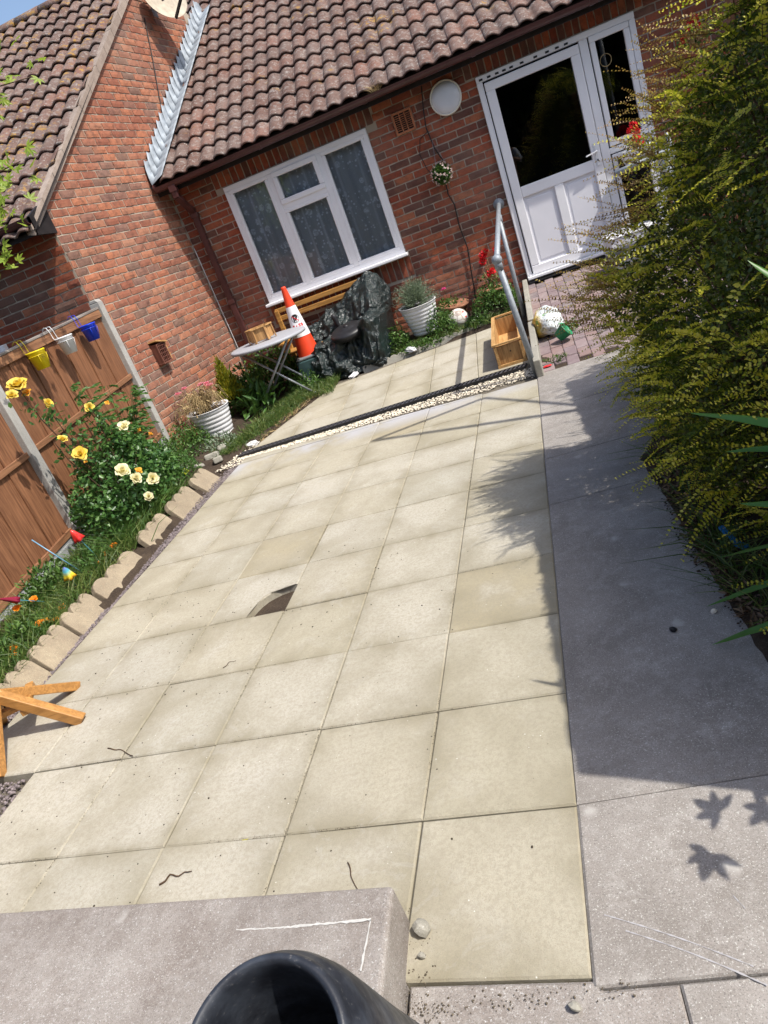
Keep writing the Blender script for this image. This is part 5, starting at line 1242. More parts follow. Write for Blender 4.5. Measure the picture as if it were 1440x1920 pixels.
geranium('red_geranium', (1.92, 7.26, 1.30), [(0, -.05, .22), (.03, -.04, .16), (.0, -.06, .10), (-.03, -.05, .18), (.04, -.05, .06)], 'red geranium in front of the side window, seen through the hedge', MAT['redpetal'], 90, .1, .12)
geranium('red_geranium', (2.62, 7.30, 1.98), [(-.05, -.05, .18), (.02, -.04, .22), (.05, -.05, .14), (-.1, -.05, .10)], 'red flowers high on the brick wall right of the door', MAT['redpetal'], 120, .22, .18)

# wooden trough on the slabs
tr_ = empty('wooden_trough', (.165, 5.10, ramp_z(5.1)), -.035, 'long empty honey-coloured wooden trough beside the handrail', 'planter')
tl, tw, thh, tt = 1.02, .235, .20, .016
tr_.rotation_euler = (math.atan(.05), 0, -.045)
q = MB(); q.box((-tw/2, tl/2, thh/2), (tt, tl, thh)); q.build('side_board', MAT['pine'], tr_); q = MB(); q.box((tw/2, tl/2, thh/2), (tt, tl, thh)); q.build('side_board', MAT['pine'], tr_)
for y in (0, tl):
    q = MB(); q.box((0, y+(.012 if y == 0 else -.012), thh/2-.006), (tw-tt-.001, tt, thh-.014)); q.build('end_board', MAT['pine_z'], tr_)
q = MB(); q.box((0, tl/2, .02), (tw-tt, tl-.03, .014)); q.build('bottom_board', MAT['pine'], tr_)
q = MB(); z_ = thh+.006
q.box((-tw/2+.0, tl/2, z_), (.032, tl+.02, .014)); q.box((tw/2, tl/2, z_), (.032, tl+.02, .014)); q.box((0, 0, z_+.001), (tw-.03, .032, .014)); q.box((0, tl, z_+.001), (tw-.03, .032, .014)); q.build('top_rim', MAT['pine'], tr_)
q = MB(); q.box((0, -.008, .012), (tw+.02, .018, .026)); q.box((-tw/2+.008, -.008, thh/2), (.022, .016, thh-.03)); q.box((tw/2-.008, -.008, thh/2), (.022, .016, thh-.03)); q.build('end_trim', MAT['pine'], tr_)
q = MB(); q.lathe([(.008, 0), (.008, .004), (.0005, .004)], (0.01, -.004, thh*.62), 10, Rx); q.build('knot', MAT['brownstem'], tr_)

# ================================================================ HANDRAIL
hr = empty('handrail', (.32, 4.6, .07), 0, 'galvanised tube handrail rising from the kerb end to the brick wall', 'handrail')
HRO = Vector((.32, 4.6, .07))
p_ball = Vector((.262, 4.6, 1.0)); p_wall = Vector((.473, 7.47, 1.262))
q = MB(); q.tube([Vector((.325, 4.60, .03))-HRO, p_ball-HRO], .0235, 16); q.build('post', MAT['galv'], hr, True)
q = MB(); q.tube([p_ball-HRO, p_wall-HRO], .0235, 16); q.build('rail', MAT['galv'], hr, True)
q = MB(); q.lathe([(max(.0005, .040*math.sin(t)), -.040*math.cos(t)) for t in [math.pi*k/12 for k in range(13)]], p_ball-HRO, 20); q.tube([p_ball-HRO-Vector((-.004, 0, .075)), p_ball-HRO], .030, 16); q.tube([p_ball-HRO, p_ball-HRO+(p_wall-p_ball).normalized()*.075], .030, 16); q.build('ball_joint', MAT['galv'], hr, True)
q = MB(); q.lathe([(.0005, 0), (.058, 0), (.060, .012), (.036, .016), (.034, .05), (.0005, .05)], p_wall-HRO+Vector((0, .02, 0)), 28, Matrix.Rotation(math.pi/2, 3, 'X')); q.build('wall_flange', MAT['galv'], hr, True)
t2 = .72; pm = p_ball+(p_wall-p_ball)*t2
q = MB(); q.tube([pm-HRO, Vector((.40, 6.62, .12))-HRO], .0225, 16); q.tube([pm-HRO+Vector((0, 0, .0)), pm-HRO-Vector((0, -.01, .07))], .031, 14); q.build('post', MAT['galv'], hr, True)

# second rail and clutter by the door
hr2 = empty('door_side_rail', (1.5, 6.6, .25), 0, 'short galvanised rail seen through the hedge beside the side window', 'handrail')
q = MB(); q.tube([(.05, 0, .93), (.55, .1, .96)], .024, 14); q.tube([(.55, .1, .96), (.57, .1, 0)], .024, 14); q.build('rail', MAT['galv'], hr2, True)
def sheet(name, label, cat, loc, sx, sy, sz, mat, amp, seed, rz=0):
    q = MB(); nu, nv = 22, 16; vs = []
    for j in range(nv+1):
        for i in range(nu):
            a_ = 2*math.pi*i/nu; t = math.pi*j/nv; d = Vector((math.sin(t)*math.cos(a_), math.sin(t)*math.sin(a_), -math.cos(t)))
            k = 1+amp*mn.fractal(d*2.3+Vector((seed, 0, 0)), .8, 2, 4)+amp*.6*abs(mn.noise(d*5+Vector((0, seed, 0))))
            p = Vector((d.x*sx*k, d.y*sy*k, max(-.8, d.z)*sz*k)); vs.append(p)
    q.add(vs, [(j*nu+i, j*nu+(i+1) % nu, (j+1)*nu+(i+1) % nu, (j+1)*nu+i) for j in range(nv) for i in range(nu)])
    o = q.build(name, mat, None, True); o.location = loc; o.rotation_euler = (0, 0, rz); mo = o.modifiers.new('s', 'SUBSURF'); mo.levels = 1; mo.render_levels = 1; tag(o, label, cat); return o
MG = MT('printed_bag'); tcg = MG.t.nodes.new('ShaderNodeTexCoord'); sg = MG.t.nodes.new('ShaderNodeSeparateXYZ'); MG.L(tcg.outputs['Object'], sg.inputs[0])
c_ = MG.mix(MG.ramp(MG.noise(26, 4, .6), [(.55, 0), (.6, 1)]), (.66, .70, .70), (.16, .19, .18)); c_ = MG.mix(MG.ramp(MG.math('ADD', MG.math('MULTIPLY', sg.outputs[0], -3.0), MG.math('MULTIPLY', MG.noise(9, 3), .6)), [(.42, 0), (.6, 1)]), c_, (.60, .40, .06)); c_ = MG.mix(MG.ramp(MG.noise(14, 2), [(.62, 0), (.66, .8)]), c_, (.15, .34, .08))
MG.col(c_); MG.rough(.3); MG.bump(MG.noise(22, 5, .6, dist=1.5), .7, .02)
sheet('compost_bag', 'crumpled white and yellow plastic compost bag on the ramp beside the kerb', 'bag', (.55, 5.50, .25), .135, .20, .12, MG.m, .28, 2.0)
q = MB(); q.lathe([(.0005, 0), (.045, 0), (.065, .09), (.069, .09), (.069, .10), (.055, .09), (.04, .01)], (0, 0, 0), 24); o = q.build('green_pot', m_simple('green_plastic', (.02, .25, .10), .4), None, True); o.location = (.59, 5.17, .17); o.rotation_euler = (.5, .9, .4); tag(o, 'small green plastic pot lying by the compost bag', 'pot')
clump('ramp_weed', 'small green weed growing beside the compost bag on the ramp', 'plant', (.72, 5.35, .15), .07, .06, .09, 120, .035, .014, MAT['weed'], .6, 4)
clump('ramp_weed', 'pulled weed lying at the near end of the brick ramp', 'plant', (.50, 4.74, .10), .10, .04, .03, 90, .035, .008, MAT['grass'], .1, 4)
o = sheet('red_wrapper', 'tiny red and white wrapper at the near end of the brick ramp', 'wrapper', (.42, 4.68, .085), .035, .015, .008, MAT['red'], .3, 7.0)
for k, (x, y, z, sx, sy, sz, mt, lab) in enumerate(((1.62, 6.70, .62, .26, .22, .05, 'greywhite', 'stacked pale tray behind the hedge beside the door'), (1.66, 6.70, .36, .30, .24, .14, 'alu', 'grey plastic crate under the pale tray by the door'))):
    q = MB(); q.box((0, 0, 0), (sx*2, sy*2, sz*2)); q.box((0, 0, sz+.004), (sx*2.08, sy*2.08, .02)); o = bevel(q.build('storage_crate', MAT[mt]), .012, 2); o.location = (x, y, z-.05); tag(o, lab, 'crate')
sheet('grey_plastic_sheet', 'crumpled pale grey plastic sheet hanging by the side window behind the hedge', 'sheet', (2.08, 6.75, 1.0), .10, .08, .26, m_simple('grey_sheet', (.50, .54, .58), .3, .15, 10), .5, 5.0)
q = MB(); q.lathe([(.0005, 0), (.12, 0), (.18, .14), (.185, .15), (.16, .14), (.0005, .12)], (0, 0, 0), 28); o = q.build('hanging_planter', MAT['whitepaint'], None, True); o.location = (1.92, 7.26, 1.16); tag(o, 'white planter of red flowers below the side window glass', 'planter')
# ring decoration in side window
q = MB(); q.tube([(.055*math.cos(t), 0, .055*math.sin(t)) for t in [2*math.pi*k/28 for k in range(29)]], .0035, 6); q.tube([(0, 0, .055), (0, .004, .14)], .001, 4); o = q.build('window_ring', MAT['dry'], None, True); o.location = (1.84, YF-.025, 2.18); tag(o, 'thin pale ring hanging on the narrow side window glass', 'ornament')
# straw tuft in the gutter
gf = grass('gutter_straw', lambda: (random.gauss(-.42, .025), 7.15+random.gauss(0, .012), 2.70), 120, .05, .13, MAT['dry'], lean=.9, wd=.004)

# ================================================================ LITTER, TWIGS, LEAVES on the paving
def scrap(x, y, z, s_, mat, lab, seed): return sheet('litter_scrap', lab, 'litter', (x, y, z), s_, s_*.5, s_*.35, mat, .5, seed, seed)
scrap(-1.52, 6.52, ramp_z(6.5)+.015, .07, MAT['litter'], 'white crumpled litter at the paving edge below the tarpaulin', 1.1); scrap(-.86, 6.68, .20, .085, MAT['litter'], 'crumpled silver litter on the bed edging before the lavender planter', 2.3); scrap(-2.38, 5.15, ramp_z(5.2)+.02, .07, MAT['litter'], 'white torn paper on the gravel corner near the drain end', 3.4)
scrap(-.10, 7.0, .24, .06, MAT['greywhite'], 'pale plastic scrap in the weeds left of the wooden trough', 4.1); scrap(-2.72, 3.16, .07, .035, MAT['litter'], 'small white shell-like scrap beside the long edging stone', 5.2); scrap(-2.66, 3.32, .07, .022, MAT['litter'], 'tiny white scrap below the rose bush', 6.2)
def twig(pts, r_, lab, mat='twig'):
    a_ = np.array(pts); tt = np.linspace(0, len(pts)-1, 12); k3 = np.arange(len(pts)); pts = [tuple(np.array([np.interp(t_, k3, a_[:, c_]) for c_ in range(3)])+np.array([.004*math.sin(t_*4.1), .004*math.cos(t_*5.3), 0])) for t_ in tt]
    q = MB(); n0 = len(pts); q.tube([(x, y, gz(x, y)+z) for x, y, z in pts], [r_*(1-.5*i/(n0-1)) for i in range(n0)], 6); tag(q.build('twig', MAT[mat], None, True), lab, 'twig', 'loose twigs on the paving')
def gp(u, v, h=.004):      # ground point seen at an image position: used to lay out small debris once
    d = (R_RIGHT*((u-720)/1298.5) + R_DOWN*((v-960)/1298.5) + R_FWD); t = -(CAM.z-.02)/d.z; p = CAM+d*t; return (p.x, p.y, h)
twig([gp(297, 1660), gp(318, 1640), gp(335, 1640), gp(360, 1630)], .003, 'curved brown twig on the slab nearest the concrete step'); twig([gp(204, 1408), gp(228, 1409), gp(250, 1420)], .0028, 'thin bent twig across the slab joint left of centre'); twig([gp(650, 1616), gp(658, 1640), gp(666, 1662)], .0018, 'straight thin twig beside the corner of the concrete step'); twig([gp(420, 1258), gp(432, 1247), gp(444, 1243)], .0015, 'short fine twig in the middle of the paving')
yl = empty('fallen_leaf', gp(468, 1564), .5, 'single yellow fallen leaf on a slab joint', 'leaf'); leaves('blade', [(0, 0, .003)]*3, [(1, 0, .05), (.3, 1, .05), (-.8, .3, .06)], [(0, 0, 1)]*3, .035, .022, m_petal('yellow_leaf', (.45, .42, .03), (.55, .50, .05)), yl)
for k, (u, v, s_, lab) in enumerate(((790, 1738, .028, 'largest grey concrete crumb on the bottom slab by the step'), (788, 1786, .012, 'small grey crumb below the largest one on the bottom slab'), (1075, 1879, .014, 'pale pebble on the concrete at the bottom edge'), (1338, 1145, .012, 'cream pebble on the shaded path'), (1262, 1180, .014, 'black crumb on the shaded path beside a long blade'))):
    x, y, z = gp(u, v, 0); q = MB(); q.lathe([(max(.0005, math.sin(t)*s_*random.uniform(.8, 1.15)), -math.cos(t)*s_*.6) for t in [math.pi*i/6 for i in range(7)]], (0, 0, 0), 8); o = q.build('crumb', MAT['kerb'] if k < 3 else MAT['pebble'] if k == 3 else MAT['black']); o.location = (x, y, gz(x, y)+s_*.45); o.rotation_euler = (random.random(), random.random(), random.random()*3); tag(o, lab, 'stone')
pp = []
for _ in range(700):
    x, y = random.uniform(-2.3, .0), random.uniform(.2, 2.6)
    if random.random() < max(.1, min(1, (-x)/2.0)): pp.append((x, y, gz(x, y)+.0008))
pj = []
for _ in range(9000):
    if random.random() < .5:
        xs = random.choice(colx[1:6]) + random.gauss(0, .004); ys = random.uniform(.2, 4.4)
    else:
        xs = random.uniform(-2.65, -.02); ys = random.randint(1, 9)*.45 + random.gauss(0, .004)
    if mn.noise(Vector((xs*2.2, ys*2.2, 1.7))) < .02: continue
    x, y, z = S2W(xs, ys); pj.append((x, y, z-.0008))
pebbles('joint_grit', pj, .0006, .0019, MAT['joint'], flat=.6)
pebbles('paving_grit', pp, .0012, .0042, MAT['soil'], flat=.5)
pp = [(random.gauss(-.40, .03), random.uniform(-.15, .25), .003) for _ in range(150)] + [(random.uniform(-.42, .1), random.gauss(-.03, .012), .001) for _ in range(140)] + [(random.gauss(-.38, .05), random.gauss(-.07, .04), .003) for _ in range(120)]
pebbles('step_grit', pp, .0008, .0028, MAT['joint'], flat=.6)
q = []
pp = []
for _ in range(1600):
    y = random.uniform(.2, 4.4); x = ed(y)+.02+abs(random.gauss(0, .07))-.03; pp.append((x, y, gz(x, y)+.012))
pebbles('hedge_debris', pp, .002, .007, MAT['soil'], flat=.5)
P_ = []
for _ in range(1500):
    y = random.uniform(.5, 3.4); x = ed(y)+.02+abs(random.gauss(0, .09)); P_.append((x, y, gz(x, y)+.025))
leaves('dead_leaf_litter', P_, np.c_[rng.normal(size=(len(P_), 2)), rng.normal(0, .25, len(P_))], rdirs(len(P_), 1.5), .035, .010, m_leaf('dead_leaf', [(0, (.10, .055, .03)), (1, (.26, .17, .10))], .1), None)['kind'] = 'stuff'
grass('hedge_foot_grass', lambda: (lambda y: (ed(y)+.06+abs(random.gauss(0, .07)), y, gz(.7, y)+.01))(random.choice((random.uniform(.9, 1.7), random.uniform(1.2, 2.6)))), 420, .08, .26, MAT['grass'], lean=.8, wd=.005)
scr = empty('blue_toy', (.775, 1.50, .05), .2, 'small bright blue plastic stick lying at the foot of the hedge', 'toy'); q = MB(); q.bar((0, -.06, .02), (0, .05, .045), .018, .012); q.bar((.02, -.09, .01), (0, -.05, .02), .026, .01); q.build('stick', MAT['bluebit'], scr)
# pot-marks and scratches on the near path
q = MB()
def streak(u0, v0, u1, v1, w0, n=34):
    a_, b_ = Vector(gp(u0, v0, 0)), Vector(gp(u1, v1, 0)); d = (b_-a_).normalized(); s_ = Vector((-d.y, d.x, 0)); vs = []
    for i in range(n+1):
        p = a_+(b_-a_)*i/n + s_*.006*math.sin(i*.09); ww = w0*random.uniform(.15, 1); vs += [(p.x+s_.x*ww, p.y+s_.y*ww, gz(p.x, p.y)+.0012), (p.x-s_.x*ww, p.y-s_.y*ww, gz(p.x, p.y)+.0012)]
    q.add(vs, [(2*i, 2*i+1, 2*i+3, 2*i+2) for i in range(n)])
streak(1130, 1706, 1410, 1800, .0022); streak(1170, 1735, 1436, 1835, .0022); streak(1372, 1668, 1392, 1694, .0016, 8)
tag(q.build('path_scratches', m_simple('chalk_scratch', (.42, .41, .42), .9)), kind='stuff')

# ================================================================ ROSE BUSH & BORDER
rb = empty('rose_bush', (-2.98, 3.86, .12), 0, 'leafy rose bush with yellow and cream blooms in front of the fence', 'rose bush')
RO = Vector((-2.98, 3.86, .12))
q = MB(); tips = []
for k in range(30):
    a_ = random.uniform(0, 6.28); r_ = random.uniform(.05, .34); hh = random.uniform(.35, .80)*(1-.35*r_/.34)
    e_ = (r_*math.cos(a_)*.62, r_*math.sin(a_)*1.1, hh); q.tube([(0, 0, 0), (e_[0]*.35, e_[1]*.35, hh*.5), e_], [.008, .005, .0025], 6, False); tips.append(e_)
longs = [(-.02, -.52, 1.28), (-.02, -.34, 1.08), (-.03, -.46, .86), (.02, .08, .93), (.0, -.05, .86)]
for e_ in longs: q.tube([(0, -.05, .1), (e_[0]*.5, e_[1]*.55, e_[2]*.45), (e_[0]*.9, e_[1]*.9, e_[2]*.8), e_], [.008, .006, .004, .0025], 6, False)
o = q.build('stems', MAT['brownstem'], rb); o['kind'] = 'stuff'
P_ = []
for _ in range(4600):
    a_ = random.uniform(0, 6.28); u = random.random()**.5; x = .31*u*math.cos(a_)-.02; y = .70*u*math.sin(a_)+.08; top = .68*(1-.55*u*u)*(1+.16*math.sin(a_*3+1)+.1*math.sin(a_*7)); z = top*random.uniform(.08, 1)**.55; P_.append((x, y, z))
for e_ in longs:
    for _ in range(110):
        t = random.uniform(.2, .98); P_.append((e_[0]*t+random.gauss(0, .05), e_[1]*t+random.gauss(0, .055), e_[2]*t**.9+random.gauss(0, .045)))
P_ = np.array(P_); n_ = len(P_); leaves('foliage', P_, rdirs(n_, .1)+np.array([.3, -.2, 0]), rdirs(n_, .9)+np.array([.4, -.3, 0]), rng.uniform(.03, .055, n_), rng.uniform(.018, .032, n_), MAT['rose_leaf'], rb)['kind'] = 'stuff'
FLW = [(-2.75, 3.23, .86, .055, 'rose_yellow'), (-2.72, 3.84, .85, .052, 'rose_cream'), (-2.68, 3.47, .61, .047, 'rose_cream'), (-2.66, 3.75, .42, .045, 'rose_cream'), (-3.0, 3.35, 1.41, .058, 'rose_yellow'), (-3.0, 3.40, 1.34, .040, 'bud'), (-3.0, 3.54, 1.22, .042, 'rose_yellow'),
       (-2.98, 3.95, 1.06, .036, 'rose_yellow'), (-2.78, 3.18, 1.0, .036, 'rose_yellow'), (-2.68, 3.58, .50, .044, 'rose_cream'), (-2.68, 3.66, .53, .03, 'bud'), (-2.98, 4.20, 1.02, .018, 'bud'), (-2.95, 4.40, .70, .018, 'bud'), (-2.93, 4.50, .62, .020, 'bud'), (-2.98, 3.22, 1.37, .036, 'rose_yellow'), (-2.68, 3.62, .33, .040, 'rose_cream'), (-2.93, 3.50, .75, .016, 'bud')]
for (x, y, z, r_, mt) in FLW: bloom('rose', rb, Vector((x, y, z))-RO, r_*random.uniform(.95, 1.25), MAT[mt], random.choice((26, 34, 40)) if r_ > .03 else 9, (random.uniform(.1, .9), random.uniform(-.9, -.1), random.uniform(.3, 1)), random.choice((4, 5)) if r_ > .03 else 2)
# tall ferny plant
fp = empty('astilbe_plant', (-3.10, 4.35, .12), 0, 'tall light-green ferny plant behind the roses against the fence', 'plant')
P_ = []; D_ = []; q = MB()
for k in range(16):
    a_ = random.uniform(0, 6.28); ex = .10*math.cos(a_)+.06; ey = .40*math.sin(a_); hh = random.uniform(.75, 1.2) if k < 9 else random.uniform(.5, .8); q.tube([(0, 0, 0), (ex*.4, ey*.4, hh*.55), (ex, ey, hh)], [.006, .004, .002], 5, False)
    for t in np.linspace(.5, 1, 8):
        for s_ in (-1, 1):
            c_ = Vector((ex*t*t, ey*t*t, hh*t)); dd_ = Vector((random.uniform(-.3, .9), s_*random.uniform(.5, 1), random.uniform(-.3, .15))).normalized()
            for w_ in np.linspace(.2, 1, 6):
                for s2 in (-1, 1): P_.append(tuple(c_+dd_*.11*w_)); D_.append(tuple(dd_+Vector((random.uniform(-.2, .6), s2*.5, random.uniform(-.5, .1)))))
q.build('stems', MAT['stem'], fp)['kind'] = 'stuff'
leaves('foliage', P_, D_, rdirs(len(P_), 1.2), .045, .016, MAT['fern_leaf'], fp)['kind'] = 'stuff'
clump('low_weed', 'feathery light green plant between the rose bush and the drain end', 'plant', (-2.88, 4.55, .10), .18, .22, .34, 1100, .035, .012, MAT['fern_leaf'], .8, 14)
clump('low_weed', 'spreading light green weed beside the three orange marigolds', 'plant', (-2.95, 3.05, .08), .16, .20, .18, 1000, .035, .012, MAT['fern_leaf'], .7, 12)
clump('low_weed', 'dark leafy weed at the foot of the fence near the red glass flower', 'plant', (-3.12, 2.75, .08), .12, .26, .26, 900, .045, .018, MAT['weed'], .7, 12)
clump('low_weed', 'dark leafy weed next to the edging stones in the near corner of the bed', 'plant', (-2.92, 2.10, .08), .14, .30, .16, 1100, .04, .014, MAT['weed'], .6, 12)
clump('low_weed', 'dark weed at the near end of the bed behind the crossed timbers', 'plant', (-3.0, 1.55, .08), .18, .30, .20, 900, .045, .014, MAT['weed'], .6, 12)
def marigolds(loc, cs, label):
    t = empty('marigold', loc, 0, label, 'flowers'); q = MB()
    for c in cs: q.tube([(c[0]*.3, c[1]*.3, -.06), c], [.003, .0018], 5)
    q.build('stems', MAT['stem'], t)
    for c in cs: bloom('blossom', t, c, .027, MAT['marigold'], 22, (.3, -.35, 1), 2)
marigolds((-2.84, 3.12, .14), [(0, .06, .04), (-.02, -.03, .03), (-.02, -.13, .01)], 'three orange marigolds beside the clean buff edging stone'); marigolds((-2.84, 2.22, .12), [(0, .0, .05), (-.01, .05, .03), (.04, .07, .01), (.0, .22, .02)], 'cluster of orange marigolds beside the grass'); marigolds((-2.86, 2.0, .12), [(0, -.02, .05), (.02, -.06, .02)], 'pair of orange marigolds nearest the crossed timbers')
marigolds((-3.05, 2.35, .2), [(.0, 0, .05), (.03, .12, .03)], 'two small orange flowers by the gravel board')
# glass garden-stake flowers
def stake(loc, col_a, col_b, label, tilt, r_=.035, h=.085, down=True, stemc='bluebit', sh=.30):
    t = empty('glass_flower_stake', loc, 0, label, 'garden ornament', 'coloured garden stake ornaments'); t.rotation_euler = tilt
    M = MT('stake_glass'); tc_ = M.t.nodes.new('ShaderNodeTexCoord'); sp_ = M.t.nodes.new('ShaderNodeSeparateXYZ'); M.L(tc_.outputs['Object'], sp_.inputs[0]); M.col(M.ramp(M.math('ADD', M.math('MULTIPLY', sp_.outputs[2], 1/h), .0), col_b)); M.rough(.15)
    q = MB(); q.lathe([(r_*1.12, 0), (r_*.90, h*.2), (r_*.72, h*.5), (r_*.5, h*.8), (r_*.18, h), (.0005, h*1.03)], (0, 0, 0), 20)
    for i in range(20):
        pass
    q.v = [(x*(1+.18*math.sin(5*math.atan2(y, x))*(1 if z < h*.3 else .2)), y*(1+.18*math.sin(5*math.atan2(y, x))*(1 if z < h*.3 else .2)), z) for x, y, z in q.v]
    o = q.build('glass_cup', M.m, t, True); o.modifiers.new('t', 'SOLIDIFY').thickness = .003
    q = MB(); q.tube([(0, 0, .0), (0, 0, -sh)], .003, 6); q.build('stake', m_simple('teal_rod', (.10, .33, .40), .4), t); return t
stake((-2.92, 3.0, .36), 0, [(0, (.55, .02, .02)), (1, (.70, .05, .04))], 'red bell-shaped glass flower stake near the concrete post', (.25, -.1, 0)); stake((-2.86, 2.66, .24), 0, [(0, (.85, .35, .02)), (.35, (.80, .70, .05)), (.7, (.10, .45, .55)), (1, (.10, .12, .35))], 'rainbow bell-shaped glass flower stake above the grass', (.3, .2, 0)); stake((-3.02, 2.36, .30), 0, [(0, (.30, .02, .06)), (1, (.20, .01, .03))], 'dark red spiky glass stake near the gravel board', (.9, -.2, 0), .02, .12)
q = MB(); q.tube([(-3.12, 2.84, .50), (-2.96, 2.90, .16)], .004, 6); tag(q.build('blue_rod', m_simple('blue_rod', (.18, .38, .55), .3), None, True), 'thin bare blue rod leaning in the bed by the fence', 'garden ornament')

# ================================================================ CROSSED TIMBERS (left edge)
cb = empty('timber_frame', (-2.45, 1.42, .03), 0, 'honey coloured crossed timber legs standing on the paving at the left edge', 'wooden frame')
CO = Vector((-2.45, 1.42, .03))
hub = Vector((-2.40, 1.30, .30))-CO
ends = [(-2.09, 1.34, .035), (-2.30, 1.64, .04), (-2.36, 1.06, .03), (-2.66, 1.48, .03)]
for k, e_ in enumerate(ends):
    e_ = Vector(e_)-CO; q = MB(); q.bar(e_, hub+(hub-e_)*.10, .045, .045 if k else .05, (0, 0, 1)); bevel(q.build('leg', MAT['honey'], cb), .004, 2)
q = MB(); q.bar(hub+Vector((.02, 0, -.02)), hub+Vector((-.35, .16, .62)), .05, .045); bevel(q.build('upright', MAT['honey'], cb), .004, 2)
q = MB(); q.bar(hub+Vector((.10, .0, -.13)), hub+Vector((-.02, .22, -.12)), .04, .03); q.bar(hub+Vector((.05, .09, -.13)), hub+Vector((-.14, -.04, -.12)), .04, .03); bevel(q.build('brace', MAT['honey'], cb), .003, 1)

# ================================================================ MAPLE BRANCHES (top left)
mp_ = empty('maple_tree', (-3.75, 3.2, 0), 0, 'young tree with bright lime pointed leaves at the far left edge', 'tree')
q = MB(); MO = Vector((-3.75, 3.2, 0)); q.tube([(0, 0, 0), (.02, .02, 1.2), (.1, .05, 2.4), (.2, .1, 3.4)], [.05, .04, .028, .012], 8); q.build('trunk', MAT['brownstem'], mp_, True)
q = MB(); P_ = []; D_ = []; N3 = []
def palm_leaf(c, n_f, s_, d0):
    nn3 = Vector((random.gauss(0, .5), random.gauss(-.6, .4), random.uniform(.3, 1))).normalized(); A = nn3.orthogonal().normalized(); Bv = nn3.cross(A); b0 = random.uniform(0, 6.28)
    for i in range(n_f):
        t = b0 + (i-(n_f-1)/2)*.72; P_.append(tuple(c)); D_.append(tuple(A*math.cos(t)+Bv*math.sin(t))); N3.append(tuple(nn3)); LL.append(s_*(1-.10*abs(i-(n_f-1)/2)))
LL = []
brs = [((.1, .05, 2.4), (1.22, .70, 2.70), 20), ((.1, .05, 2.3), (1.12, .50, 2.46), 16), ((.08, .04, 2.1), (1.02, .45, 2.22), 9), ((.2, .1, 3.0), (1.45, .95, 3.16), 8), ((.2, .1, 3.2), (1.35, .9, 3.3), 12)]
for a_, b_, n_ in brs:
    a_, b_ = Vector(a_), Vector(b_); q.tube([a_, a_.lerp(b_, .5)+Vector((0, 0, .06)), b_], [.012, .007, .003], 5)
    for k in range(n_*4):
        t = random.uniform(.5, 1.0); c = a_.lerp(b_, t)+Vector((random.gauss(0, .05), random.gauss(0, .08), random.gauss(0, .075))); palm_leaf(c, 5, random.uniform(.045, .075), None)
q.build('branches', MAT['brownstem'], mp_)['kind'] = 'stuff'
leaves('foliage', P_, D_, N3, np.array(LL), np.array(LL)*.36, MAT['maple'], mp_)['kind'] = 'stuff'

# ================================================================ HEDGE
hg = empty('hedge', (1.2, 2.3, 0), 0, 'big shaggy golden-green small-leaved hedge overhanging the grey path', 'hedge')
HGO = np.array([1.2, 2.3, 0.])
ZK = np.array([0, .25, .5, .8, 1.1, 1.35, 1.6, 1.85, 2.1, 2.35])
XK = np.array([.78, .68, .62, .64, .76, .93, 1.08, 1.20, 1.38, 1.65])
def hx(y, z):      # left surface of the hedge
    far = np.clip((y-2.45)/1.0, 0, 1); near = np.clip((1.75-y)/.8, 0, 1)
    return np.interp(z, ZK, XK) + .60*far*(.35+z*.35) + .16*near*near + .06*np.sin(y*6+z*3)+.045*np.sin(z*9-y*4)+.03*np.sin(y*17+z*5)*np.sin(z*14)
SPR = 5200; NL = 17
Pb = np.empty((SPR, 3)); Db = np.empty((SPR, 3))
y = rng.uniform(.75, 3.9, SPR); z = 2.28*rng.random(SPR)**.85 + .04
x = hx(y, z) + .10 + rng.uniform(-.02, .10, SPR)
topm = rng.random(SPR) < .16; x[topm] = hx(y[topm], np.full(topm.sum(), 2.1))+rng.uniform(0, .55, topm.sum()); z[topm] = rng.uniform(1.95, 2.25, topm.sum())
fr = rng.random(SPR) < .22; y[fr] = rng.uniform(.72, 1.15, fr.sum()); x[fr] = rng.uniform(.85, 1.9, fr.sum()); z[fr] = rng.uniform(.05, 2.1, fr.sum())
Pb[:, 0], Pb[:, 1], Pb[:, 2] = x, y, z
Db[:] = np.array([-1.0, -.45, .40]); Db += rng.normal(size=(SPR, 3))*np.array([.35, .6, .45]); Db[topm] = np.array([-.4, -.2, 1.0])+rng.normal(size=(topm.sum(), 3))*.35; Db /= np.linalg.norm(Db, axis=1)[:, None]
Ls = rng.uniform(.12, .27, SPR); Ls[z > 1.0] *= 1.15
